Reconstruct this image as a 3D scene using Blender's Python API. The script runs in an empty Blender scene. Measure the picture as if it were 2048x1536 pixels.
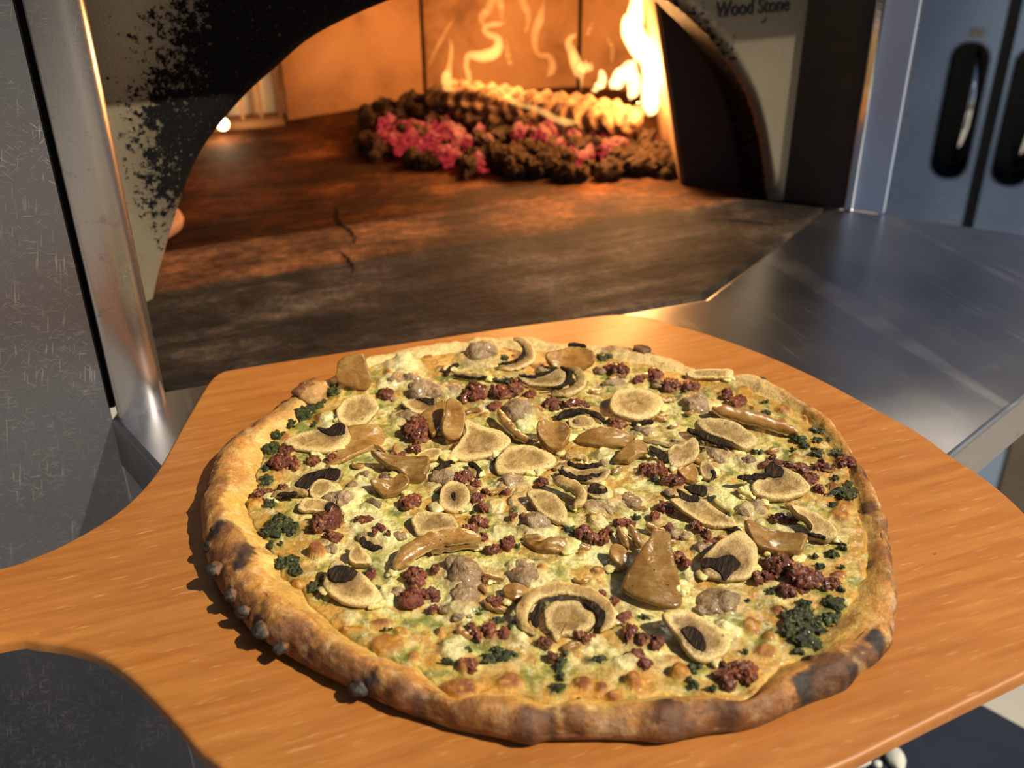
import bpy, math, random
import numpy as np
from mathutils import Vector, Matrix, noise as mnoise
random.seed(7); np.random.seed(7)
SC = bpy.context.scene
COL = SC.collection
# ------------------------------------------------------------------ camera
cam = bpy.data.cameras.new('camera'); cam_o = bpy.data.objects.new('camera', cam); COL.objects.link(cam_o)
cam.sensor_width = 36.0; cam.lens = 36.0 * 2107 / 2048
_th, _ro = math.radians(30.0), -0.012
_f = Vector((0, math.cos(_th), -math.sin(_th))); _r = Vector((1, 0, 0)); _u = _r.cross(_f)
_r2 = _r * math.cos(_ro) + _u * math.sin(_ro); _u2 = _u * math.cos(_ro) - _r * math.sin(_ro)
cam_o.matrix_world = Matrix(((_r2.x, _u2.x, -_f.x, 0), (_r2.y, _u2.y, -_f.y, 0), (_r2.z, _u2.z, -_f.z, 0.32), (0, 0, 0, 1)))
cam.clip_start = 0.01; cam.clip_end = 60
cam.dof.use_dof = True; cam.dof.focus_distance = 0.52; cam.dof.aperture_fstop = 8.5
SC.camera = cam_o
# ------------------------------------------------------------------ world, sun, exposure
SUN_AZ, SUN_EL = math.radians(24), math.radians(47)          # the sun stands to the right, a little towards the viewer
sdir = Vector((math.cos(SUN_EL) * math.cos(SUN_AZ), -math.cos(SUN_EL) * math.sin(SUN_AZ), math.sin(SUN_EL)))
world = bpy.data.worlds.new('sky_world'); SC.world = world; world.use_nodes = True
wn = world.node_tree.nodes; wl = world.node_tree.links
sky = wn.new('ShaderNodeTexSky'); sky.sky_type = 'NISHITA'; sky.sun_disc = False
sky.sun_elevation = SUN_EL; sky.sun_rotation = math.atan2(sdir.x, sdir.y)
wn['Background'].inputs[1].default_value = 0.045
wl.new(sky.outputs[0], wn['Background'].inputs[0])
sl = bpy.data.lights.new('sun', 'SUN'); sl.energy = 5.4; sl.angle = math.radians(0.6); sl.color = (1.0, 0.89, 0.69)
so = bpy.data.objects.new('sun', sl); COL.objects.link(so); so.rotation_euler = sdir.to_track_quat('Z', 'Y').to_euler()
cy = SC.cycles; cy.max_bounces = 4; cy.diffuse_bounces = 2; cy.glossy_bounces = 2; cy.transmission_bounces = 3; cy.transparent_max_bounces = 4; cy.volume_bounces = 0
cy.caustics_reflective = False; cy.caustics_refractive = False
SC.view_settings.view_transform = 'Standard'; SC.view_settings.look = 'None'
SC.view_settings.exposure = 0.0; SC.view_settings.gamma = 1.0; SC.view_settings.use_curve_mapping = False
# ------------------------------------------------------------------ measured shapes, millimetres on the peel's top surface
OUT=[[-149.8,404.9],[-153.9,420.5],[-155.9,437.0],[-157.0,458.9],[-153.3,477.4],[-147.4,490.5],[-138.7,502.0],[-133.8,515.1],[-128.7,528.7],[-119.4,539.9],[-110.1,546.6],[-98.9,564.5],[-86.2,574.9],[-69.9,583.5],[-48.4,590.8],[-23.3,598.9],[-4.1,601.1],[15.1,597.9],[33.9,590.7],[55.6,584.8],[82.8,576.3],[97.2,567.7],[113.3,553.1],[127.0,545.6],[141.2,542.3],[156.3,530.4],[164.6,516.3],[171.5,498.6],[175.9,483.8],[179.6,467.8],[180.9,445.1],[180.9,428.0],[179.1,406.1],[175.7,387.5],[171.4,370.2],[168.0,353.8],[164.0,341.5],[157.7,326.8],[149.1,315.8],[139.4,309.2],[131.6,300.6],[121.6,296.5],[110.6,291.6],[97.7,285.7],[85.4,281.6],[69.7,279.0],[56.0,275.8],[41.1,277.6],[22.2,277.4],[12.8,277.6],[5.1,275.4],[-4.3,278.3],[-17.6,282.2],[-33.2,287.8],[-47.3,294.1],[-61.9,301.9],[-77.2,311.3],[-90.9,320.3],[-102.9,328.9],[-113.1,337.8],[-122.0,349.5],[-130.1,360.7],[-137.3,372.4],[-143.6,386.4]]
INN=[[-133.9,465.9],[-132.6,440.7],[-130.3,423.5],[-121.8,403.3],[-113.6,388.0],[-106.2,373.5],[-97.3,361.4],[-88.8,349.8],[-80.7,338.6],[-73.2,330.9],[-64.0,323.4],[-51.0,317.5],[-38.2,309.0],[-29.7,299.4],[-19.7,294.6],[-6.1,296.4],[9.4,294.1],[22.9,291.9],[32.5,291.7],[44.3,293.1],[56.1,294.9],[71.8,295.2],[81.0,292.5],[91.4,295.9],[98.9,304.0],[108.5,311.2],[120.0,316.6],[130.8,326.9],[140.4,338.8],[148.5,352.0],[157.7,368.6],[164.2,386.4],[167.9,409.4],[170.9,430.1],[172.2,452.3],[168.1,476.3],[160.7,501.2],[147.8,519.0],[130.2,532.1],[111.3,541.4],[89.3,554.8],[69.4,566.6],[48.5,573.6],[23.8,576.9],[-7.2,580.3],[-38.3,578.4],[-59.7,573.7],[-80.2,562.1],[-96.5,547.1],[-108.2,525.1],[-119.0,503.3],[-128.5,486.9]]
PIECES=[
("m",16,[-86.3,490.1,10.5],2.2,[["f","P",[[-11.5,9.6],[-10.2,15.5],[-7.0,21.5],[-2.3,24.8],[3.7,25.5],[8.4,22.0],[11.0,16.7],[11.9,12.2],[8.6,6.4],[5.2,2.1],[0.0,-0.0],[-5.5,1.2],[-9.6,4.5]]]]),
("m",14,[-104.0,465.4,10.5],2.2,[["f","P",[[-18.8,8.1],[-15.2,12.3],[-8.2,15.1],[-2.1,16.4],[4.3,16.3],[10.6,21.3],[14.6,18.3],[16.8,12.5],[16.4,6.8],[12.6,2.6],[6.2,0.2],[0.0,0.0],[-6.4,1.2],[-13.5,3.7]]],["g","P",[[-1.5,16.4],[3.3,15.6],[6.6,19.2],[10.1,21.0],[13.4,17.6],[14.1,13.2],[10.1,11.2],[6.0,10.9],[2.6,13.1]]]]),
("m",12,[-50.8,503.6,10.5],2.2,[["f","P",[[-11.5,7.4],[-7.2,10.6],[-1.2,11.7],[6.0,11.6],[9.4,11.1],[8.5,5.4],[4.9,1.5],[0.0,0.0],[-4.4,0.9],[-8.4,3.3]]],["g","P",[[-3.9,10.9],[7.1,11.6],[9.1,10.3],[7.4,5.5],[3.5,6.3],[-1.0,8.8]]]]),
("m",12,[-49.5,456.0,10.5],2.2,[["f","P",[[-2.6,1.5],[0.7,6.4],[6.2,9.2],[11.4,8.4],[13.1,4.7],[10.6,3.4],[9.1,0.6],[4.1,0.3],[0.0,0.0]]]]),
("m",16,[-102.1,430.6,10.5],2.2,[["f","P",[[-10.7,3.3],[-8.4,8.3],[-5.0,12.0],[0.8,13.9],[6.6,14.7],[12.7,14.3],[15.9,12.3],[15.2,9.2],[13.6,5.4],[10.6,5.4],[7.7,5.5],[4.0,3.7],[1.2,1.8],[0.0,-0.0],[-3.4,0.1],[-7.4,0.1]]],["g","P",[[-7.2,2.6],[-4.5,8.2],[1.1,11.3],[7.8,13.4],[14.3,12.9],[14.3,8.5],[12.1,5.4],[8.5,7.1],[4.5,7.4],[0.9,4.3],[-0.6,0.6],[-3.6,1.0]]]]),
("m",10,[-95.9,424.7,10.5],2.2,[["s","P",[[-4.5,0.7],[-5.8,6.8],[-3.5,11.6],[0.3,12.9],[4.0,10.8],[6.0,6.6],[3.5,2.6],[0.0,0.0]]]]),
("m",14,[-8.3,554.9,10.5],3,[["f","R",[[0.0,0.0],[7.1,-0.1],[14.2,2.3],[19.0,7.9],[18.6,16.8],[14.5,24.1],[9.7,26.0]],[1.8,2.4,2.9,3.4,3.4,2.7,1.6]],["g","R",[[-0.0,1.7],[7.1,2.5],[12.4,5.4],[15.8,10.6],[15.3,17.7]],[0.6,0.8,1.1,1.1,0.6]]]),
("m",10,[-39.4,546.7,10.5],2.2,[["g","R",[[0.0,0.0],[2.4,6.4],[7.5,10.5]],[1.3,1.4,1.0]]]),
("m",10,[-14.6,543.1,10.5],2.2,[["f","R",[[-20.4,4.5],[-13.4,3.0],[-6.4,1.5],[0.0,0.0]],[1.5,2.0,1.7,1.2]],["g","R",[[-19.8,1.7],[-12.7,-0.2],[-5.2,-1.3],[0.0,-0.5]],[0.6,0.7,0.7,0.5]]]),
("m",14,[22.4,523.5,10.5],3,[["f","R",[[0.0,0.0],[9.0,0.6],[16.1,5.4],[18.2,12.7],[15.1,19.5],[10.0,21.2]],[1.6,2.8,3.1,3.1,2.5,1.6]],["s","P",[[-19.0,14.2],[-13.3,13.3],[-4.7,14.0],[3.0,18.8],[8.8,20.4],[9.7,14.5],[7.7,8.0],[0.7,4.8],[-7.7,6.2],[-14.5,8.4]]],["g","R",[[-18.4,14.2],[-10.4,12.8],[-1.7,16.0],[4.2,20.5]],[0.7,0.9,0.9,0.6]],["g","R",[[6.5,20.9],[10.9,17.0],[11.2,11.2],[8.7,6.3],[3.5,3.8],[-2.7,3.3]],[1.4,1.6,1.7,1.4,0.7,0.5]]]),
("m",18,[51.6,495.1,10.5],2.5,[["f","R",[[-28.0,3.3],[-21.3,6.7],[-13.1,7.7],[-5.1,5.1],[0.0,0.0]],[0.8,1.0,1.1,1.0,0.6]],["g","R",[[-26.8,-0.3],[-22.6,3.5],[-16.0,5.2],[-9.0,4.3],[-3.7,1.1],[-1.3,-2.8]],[1.2,1.9,1.8,1.8,1.8,1.1]],["s","P",[[-21.1,0.3],[-16.1,2.4],[-9.6,2.3],[-6.0,-0.6],[-6.8,-4.8],[-12.3,-6.8],[-18.7,-6.0]]]]),
("m",14,[70.9,493.2,10.5],3,[["f","P",[[-17.0,11.3],[-15.3,18.3],[-10.6,22.9],[-4.3,24.8],[2.3,23.9],[9.2,21.0],[13.1,16.2],[13.6,10.8],[10.3,5.5],[5.6,1.8],[0.0,0.0],[-6.4,0.5],[-12.2,2.8],[-16.2,6.7]]]]),
("m",18,[-25.6,456.0,10.5],2.2,[["f","P",[[-8.2,3.0],[-4.8,9.5],[-1.9,15.4],[0.6,19.4],[-0.1,27.6],[5.2,25.4],[12.1,22.6],[18.9,19.8],[24.1,15.0],[24.6,11.7],[20.9,7.1],[14.8,3.3],[7.6,0.9],[0.0,-0.0]]]]),
("m",14,[-2.7,443.5,10.5],2.2,[["f","P",[[-7.0,5.4],[-5.5,11.5],[-1.9,16.9],[3.2,19.6],[9.3,20.2],[15.4,18.0],[21.5,14.5],[24.9,11.0],[24.2,5.6],[20.1,3.0],[14.0,2.4],[8.0,0.5],[0.0,0.0],[-5.0,0.7]]]]),
("m",20,[122.8,461.5,10.5],4.5,[["f","P",[[-25.4,19.2],[-18.9,20.8],[-11.2,20.0],[-3.7,17.3],[2.0,12.9],[6.3,7.6],[5.0,2.5],[0.0,0.0],[-4.0,0.7],[-9.6,4.6],[-16.3,8.6],[-21.6,11.9]]],["g","R",[[-30.1,12.7],[-23.0,9.0],[-15.9,4.4],[-7.6,0.4]],[1.5,2.1,2.1,1.1]]]),
("m",20,[83.9,447.8,10.5],2.2,[["f","P",[[-4.1,8.8],[0.0,14.4],[5.7,15.0],[10.3,18.7],[13.0,16.1],[13.1,10.4],[10.6,4.8],[5.2,1.8],[-0.0,-0.0],[-3.8,1.9]]],["f","R",[[-15.5,17.8],[-9.5,16.5],[-3.5,14.8],[1.6,15.0],[9.1,17.5]],[0.7,1.2,1.3,1.3,0.8]],["g","P",[[-12.9,13.3],[-7.9,11.3],[-4.2,8.1],[-3.8,1.9],[-6.7,3.2],[-11.3,8.2]]]]),
("m",22,[123.9,539.2,10.5],2.2,[["f","P",[[-20.8,4.7],[-14.8,6.9],[-4.9,7.1],[6.7,6.5],[5.3,0.7],[0.0,0.0],[-8.6,0.1],[-17.3,0.3]]]]),
("m",8,[65.2,490.2,10.5],2.2,[["g","R",[[0.0,0.0],[4.3,0.3],[8.8,1.5],[12.5,1.4]],[1.1,1.3,1.4,0.9]]]),
("m",20,[100.2,437.1,10.5],2.2,[["f","P",[[-4.3,9.2],[-1.9,12.2],[1.7,9.1],[2.5,4.2],[0.0,0.0],[-3.4,0.6],[-5.3,4.9]]],["g","R",[[0.6,4.8],[1.7,1.8],[-0.2,-1.2]],[0.7,0.9,0.5]]]),
("m",16,[129.8,417.5,10.5],3,[["f","P",[[-13.0,8.1],[-8.9,12.3],[-4.4,12.9],[1.5,21.6],[6.8,20.9],[11.8,16.4],[15.6,10.7],[16.6,6.4],[13.1,3.4],[6.4,1.1],[0.0,0.0],[-6.5,1.3],[-11.3,3.8]]],["g","P",[[-2.5,21.0],[1.5,21.6],[5.1,19.6],[5.3,15.2],[2.5,13.4],[-2.3,13.8],[-3.8,16.6]]],["g","R",[[-18.4,13.7],[-12.1,13.6],[-6.2,14.2],[-2.1,15.4]],[1.0,1.6,1.7,1.4]]]),
("m",20,[145.2,385.5,10.5],4,[["f","P",[[-14.7,19.0],[-10.1,19.0],[-4.7,15.6],[0.4,11.2],[4.4,5.8],[4.5,2.0],[0.0,0.0],[-5.2,1.1],[-9.1,2.2],[-6.5,6.4],[-9.1,11.9],[-12.7,15.2]]],["g","R",[[-9.0,2.5],[-5.1,1.5],[-1.3,0.5]],[0.6,0.8,0.5]]]),
("m",18,[92.9,359.1,10.5],2.8,[["f","P",[[-9.4,10.7],[-4.3,16.3],[0.9,21.5],[6.2,24.6],[10.5,26.2],[14.4,22.9],[16.8,18.1],[16.9,12.4],[15.3,6.3],[11.0,1.3],[5.7,0.4],[0.0,0.0],[-5.5,1.1],[-9.4,4.1]]],["g","P",[[-9.1,9.7],[-5.8,11.2],[-2.4,10.6],[0.9,12.1],[5.2,11.6],[7.6,7.4],[4.0,3.9],[0.0,0.2],[-3.0,3.0],[-6.2,5.6],[-9.2,5.6]]]]),
("m",16,[100.4,396.6,10.5],2.2,[["f","P",[[-25.5,16.0],[-21.0,17.7],[-17.3,17.1],[-11.8,15.8],[-10.0,18.8],[-4.6,13.3],[0.6,6.9],[5.6,0.5],[-0.0,-0.0],[-6.4,0.7],[-12.5,3.6],[-17.9,8.3],[-22.1,12.4]]],["g","P",[[-20.4,22.5],[-17.7,21.3],[-14.7,18.8],[-10.9,18.8],[-10.9,15.8],[-14.8,14.7],[-18.8,16.5]]],["g","P",[[-16.9,24.3],[-12.3,26.3],[-7.2,25.3],[-6.2,22.3],[-8.6,18.7],[-12.3,19.4],[-15.3,21.8]]]]),
("m",14,[-27.6,412.1,10.5],2.2,[["f","P",[[-8.9,8.7],[-7.2,15.6],[-4.5,20.0],[-0.6,20.3],[3.4,17.3],[5.9,12.2],[6.3,7.3],[4.2,2.4],[0.0,0.0],[-4.3,0.1],[-8.2,3.2]]],["g","P",[[-2.7,9.9],[-1.3,11.1],[-0.3,8.6],[-1.1,6.1],[-2.4,7.1]]]]),
("m",14,[-42.1,394.2,10.5],2.2,[["f","P",[[-6.9,7.7],[-5.3,12.4],[-2.6,14.2],[3.1,13.5],[8.7,13.1],[13.0,10.9],[15.5,6.2],[16.0,3.2],[11.4,2.1],[5.9,1.1],[0.0,0.0],[-3.7,0.6]]]]),
("m",18,[22.6,401.1,10.5],3,[["f","P",[[-16.4,18.0],[-13.5,20.3],[-8.3,20.2],[-3.1,17.8],[0.1,13.7],[2.7,7.9],[2.9,2.8],[0.0,0.0],[-5.1,1.8],[-9.6,5.8],[-12.8,10.4],[-14.6,14.5]]]]),
("m",18,[28.9,413.4,10.5],5,[["f","R",[[-8.9,16.7],[-3.7,14.8],[1.5,11.7],[4.2,7.5],[3.5,3.4],[0.0,0.0]],[2.1,2.8,2.9,2.8,2.5,1.6]]]),
("m",14,[44.4,435.1,10.5],2.2,[["f","P",[[-19.3,9.5],[-9.9,8.3],[-0.4,9.2],[5.0,7.1],[0.0,0.0],[-7.9,0.1],[-15.1,2.8],[-18.0,6.1]]],["g","R",[[-16.7,12.8],[-12.3,10.7],[-5.8,9.9],[0.7,10.8]],[1.1,1.4,1.4,0.8]],["g","R",[[-21.4,8.2],[-17.5,4.8],[-11.2,2.4],[-5.3,2.7],[1.4,5.5]],[0.9,1.5,1.6,1.5,0.8]]]),
("m",16,[37.7,453.6,10.5],2.2,[["f","R",[[-10.5,4.1],[-5.3,4.7],[-0.4,2.6],[0.0,0.0]],[1.5,2.1,1.9,1.2]]]),
("m",14,[44.2,421.9,10.5],2.2,[["f","P",[[-9.4,3.9],[-7.2,8.3],[-3.2,9.5],[1.5,7.5],[2.6,2.5],[-0.0,-0.0],[-4.8,0.1]]],["g","P",[[-6.8,7.7],[-4.7,8.9],[0.5,7.6],[2.2,3.1],[-2.7,2.2],[-6.5,3.9]]]]),
("m",14,[-17.8,441.1,10.5],2.2,[["g","R",[[-5.2,9.7],[-1.6,7.6],[0.4,3.6],[0.0,0.0]],[1.1,1.6,1.6,1.0]],["f","R",[[-5.4,6.4],[-2.1,3.7],[-1.5,0.4]],[0.9,1.6,0.9]]]),
("m",18,[-69.1,345.4,10.5],3,[["f","P",[[-14.9,13.3],[-13.3,17.7],[-11.6,22.3],[-8.2,22.7],[-4.4,20.1],[0.1,17.6],[4.7,14.0],[9.4,9.5],[12.3,4.6],[10.8,1.3],[5.9,0.2],[0.0,0.0],[-5.2,1.5],[-9.8,4.9],[-13.2,8.8]]],["g","P",[[-12.7,16.7],[-8.7,19.2],[-3.5,19.4],[0.6,17.1],[-0.4,14.1],[-4.5,11.7],[-8.7,11.2],[-11.9,13.3]]]]),
("m",24,[-69.8,372.0,10.5],4,[["s","P",[[-5.0,7.4],[-1.7,10.8],[1.2,7.8],[5.0,3.8],[4.8,0.4],[0.0,-0.0],[-4.1,1.5]]],["g","R",[[-0.1,13.1],[2.4,10.0],[6.5,8.2],[10.1,8.2]],[1.5,1.8,1.5,0.8]]]),
("m",14,[8.3,327.3,10.5],3.2,[["f","R",[[0.0,0.0],[-4.4,4.3],[-5.1,11.1],[-1.2,17.9],[5.1,21.0],[13.6,21.9],[21.9,20.3],[28.3,15.5],[31.4,9.6],[30.4,4.3],[26.9,1.0]],[1.4,2.5,3.0,3.0,2.9,2.9,3.0,3.2,3.1,2.7,1.4]],["s","P",[[4.0,10.9],[7.4,14.8],[13.3,16.2],[19.1,15.1],[21.4,11.7],[24.1,8.7],[25.0,3.9],[21.6,0.6],[16.6,-1.6],[11.3,-1.6],[9.2,-4.3],[6.1,0.4],[4.6,5.1]]],["g","R",[[0.9,1.9],[-0.0,6.6],[1.9,11.4],[4.7,13.4]],[1.2,1.8,1.6,0.7]],["g","R",[[20.9,14.1],[25.1,11.6],[27.7,7.7],[27.1,3.9],[24.9,1.3]],[1.0,1.9,1.9,1.5,0.8]]]),
("m",18,[74.0,309.5,10.5],3,[["f","P",[[-13.4,21.7],[-9.2,23.7],[-4.2,24.4],[0.4,22.5],[5.7,19.2],[9.3,16.0],[12.0,12.4],[13.3,7.6],[11.6,4.1],[6.5,1.6],[0.0,0.0],[-4.2,3.9],[-6.8,9.2],[-10.1,14.9],[-12.5,19.0]]],["g","P",[[-6.2,14.4],[-2.8,15.7],[0.6,13.9],[2.9,9.9],[4.0,6.4],[1.7,4.3],[-1.6,6.0],[-4.3,9.6]]]]),
("m",16,[-119.7,425.2,10.5],4,[["f","R",[[-0.0,0.0],[5.0,2.4],[10.7,3.2],[17.7,1.6]],[1.3,1.9,2.1,1.1]],["g","R",[[3.4,-0.1],[8.3,-0.1],[13.1,-0.2]],[0.7,1.3,0.9]]]),
("m",14,[-82.7,409.3,10.5],2.2,[["s","P",[[-22.5,5.8],[-20.8,10.7],[-16.2,11.9],[-9.3,10.5],[-4.2,8.0],[-0.5,4.2],[0.0,0.0],[-7.3,1.9],[-14.1,3.2],[-19.3,3.3]]],["g","P",[[-8.4,7.4],[-5.2,8.6],[-0.9,4.2],[-1.0,0.6],[-6.8,1.3]]]]),
("m",10,[-41.0,446.4,10.5],2.2,[["g","R",[[0.0,0.0],[3.9,3.5],[7.8,7.0],[10.8,6.3]],[0.7,1.5,1.7,1.0]]]),
("o",62,[-84.7,532.7,10.5],3,[["o","P",[[-17.6,5.9],[-16.9,15.6],[-13.4,19.6],[-8.2,20.7],[-2.5,21.7],[-0.3,18.8],[1.9,11.4],[2.9,4.5],[0.0,0.0],[-6.8,1.2],[-14.2,3.6]]]]),
("o",6,[-93.7,453.9,9.5],2.2,[["o","P",[[4.3,32.6],[14.3,33.3],[22.4,32.3],[25.0,27.1],[22.6,18.8],[16.5,12.4],[8.0,5.4],[0.0,0.0],[-4.7,0.9],[-1.1,8.7],[4.6,16.7],[6.3,24.1]]]]),
("o",12,[-45.4,437.8,10.5],4,[["o","P",[[-27.7,16.2],[-22.7,16.8],[-14.0,16.0],[0.2,15.1],[2.9,12.2],[2.2,5.4],[-0.0,0.0],[-6.4,0.1],[-11.7,4.2],[-14.4,7.0],[-19.5,9.1]]]]),
("o",14,[-60.1,425.6,10.5],3,[["o","P",[[-11.4,7.8],[-6.1,9.7],[-0.8,11.5],[3.4,14.0],[8.2,8.8],[6.6,3.7],[0.0,0.0],[-5.9,0.7]]]]),
("o",40,[-33.0,475.2,10.5],5,[["o","P",[[-4.8,4.5],[-3.8,14.4],[-2.3,22.8],[1.4,23.9],[5.7,21.0],[7.8,14.3],[7.3,7.6],[5.2,1.6],[0.0,0.0]]]]),
("o",20,[-43.7,478.4,10.5],3,[["o","P",[[-7.1,15.6],[-0.8,21.0],[6.1,25.0],[5.9,14.0],[4.1,4.6],[0.0,0.0],[-3.6,10.1]]]]),
("o",10,[10.5,472.4,10.5],4,[["o","R",[[-17.8,25.5],[-15.7,18.2],[-11.4,10.2],[-6.2,3.2],[0.0,0.0]],[1.6,2.9,2.9,2.6,1.3]]]),
("o",26,[32.7,549.7,10.5],4,[["o","P",[[-12.6,9.5],[-5.4,14.5],[3.6,17.3],[12.4,14.9],[16.9,10.5],[16.6,4.0],[8.8,0.6],[0.0,0.0],[-8.7,1.6]]],["g","R",[[1.3,17.3],[6.6,18.0],[12.5,16.0]],[0.8,1.4,0.9]]]),
("o",10,[51.8,466.7,10.5],3,[["o","P",[[-19.7,9.5],[-12.1,13.2],[-1.5,14.6],[8.9,12.1],[15.8,8.1],[12.5,0.5],[0.0,0.0],[-10.3,1.7]]]]),
("o",22,[24.7,463.6,10.5],5,[["o","P",[[-12.1,10.9],[-10.9,16.7],[-7.2,18.9],[-0.9,17.8],[4.2,15.1],[6.1,10.0],[4.3,4.3],[0.0,0.0],[-5.7,0.7],[-9.7,5.2]]],["c","P",[[-3.7,14.0],[0.6,15.2],[4.1,12.6],[4.0,8.7],[0.3,8.2],[-2.7,10.8]]]]),
("o",8,[153.5,476.0,10.5],5,[["o","R",[[-42.8,22.3],[-33.7,17.9],[-21.3,12.6],[-9.3,5.8],[-0.0,-0.0]],[3.2,4.7,4.7,3.9,2.1]]]),
("o",20,[60.2,451.9,10.5],4,[["o","P",[[-8.0,2.0],[-2.9,8.8],[3.7,13.8],[9.2,11.8],[10.2,6.1],[5.4,4.3],[0.0,0.0]]]]),
("o",10,[129.1,375.3,10.5],4,[["o","P",[[-21.4,20.0],[-16.2,18.1],[-8.3,14.3],[0.1,11.2],[5.5,8.7],[3.6,4.0],[0.0,0.0],[-6.4,1.3],[-13.0,1.9],[-18.8,4.4],[-21.1,11.5]]]]),
("o",12,[-53.5,368.3,10.5],5,[["o","R",[[-0.0,-0.0],[3.9,7.1],[11.1,13.3],[19.9,17.4],[28.9,18.4],[38.4,17.1]],[2.2,4.2,4.4,4.4,4.0,1.8]]]),
("o",6,[-38.0,380.3,10.5],4,[["o","R",[[0.0,0.0],[6.6,3.7],[14.7,4.8],[21.9,3.4]],[1.3,2.7,2.7,1.1]]]),
("o",22,[67.4,341.1,10.5],3,[["o","P",[[-20.8,12.7],[-16.7,21.7],[-10.9,29.4],[-6.9,34.3],[-4.8,38.2],[2.1,37.6],[2.8,31.2],[3.8,20.5],[4.9,11.0],[4.6,3.6],[0.0,-0.0],[-7.8,1.9],[-15.8,5.7],[-19.7,9.4]]]]),
("o",14,[52.2,381.6,10.5],4,[["o","R",[[-3.5,12.5],[-1.7,6.8],[-0.0,-0.0]],[1.3,1.7,1.1]]]),
("o",14,[58.5,381.5,10.5],4,[["o","R",[[-4.2,13.1],[-2.1,6.8],[0.0,0.0]],[1.6,2.1,1.3]]]),
("o",12,[70.2,392.0,10.5],4,[["o","R",[[-8.2,4.9],[-4.3,3.0],[0.0,0.0]],[1.6,2.0,1.2]]]),
("o",14,[48.9,366.5,10.5],4,[["o","P",[[-5.9,9.3],[-3.8,13.1],[0.6,11.9],[3.4,8.6],[2.5,3.7],[0.0,0.0],[-3.3,2.7],[-5.2,6.0]]]]),
("o",8,[21.7,380.7,10.5],3,[["o","P",[[-17.4,9.5],[-11.1,5.7],[-3.7,8.0],[2.6,7.3],[4.2,3.6],[-0.0,0.0],[-9.0,0.1],[-14.3,3.9]]]]),
("o",12,[1.6,347.7,10.5],3,[["o","P",[[-6.8,3.7],[-5.9,7.9],[-0.8,8.3],[4.3,6.2],[3.4,2.5],[0.0,-0.0],[-4.2,0.6]]]]),
("o",8,[-4.7,360.6,10.5],3,[["o","R",[[-10.5,3.6],[-5.2,1.8],[0.0,0.0]],[0.9,1.4,0.9]]]),
("o",16,[92.5,434.1,10.5],3,[["o","P",[[-9.6,6.5],[-3.7,9.6],[-0.2,10.2],[1.0,3.8],[0.0,0.0],[-4.8,0.7]]]]),
("o",12,[105.7,407.5,10.5],4,[["c","R",[[-8.7,8.0],[-4.5,4.1],[0.0,0.0]],[1.6,2.0,1.4]]]),
("o",10,[118.3,418.7,10.5],3,[["c","R",[[-6.3,8.1],[-3.6,4.0],[0.0,0.0]],[1.4,1.7,1.0]]]),
]
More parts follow.
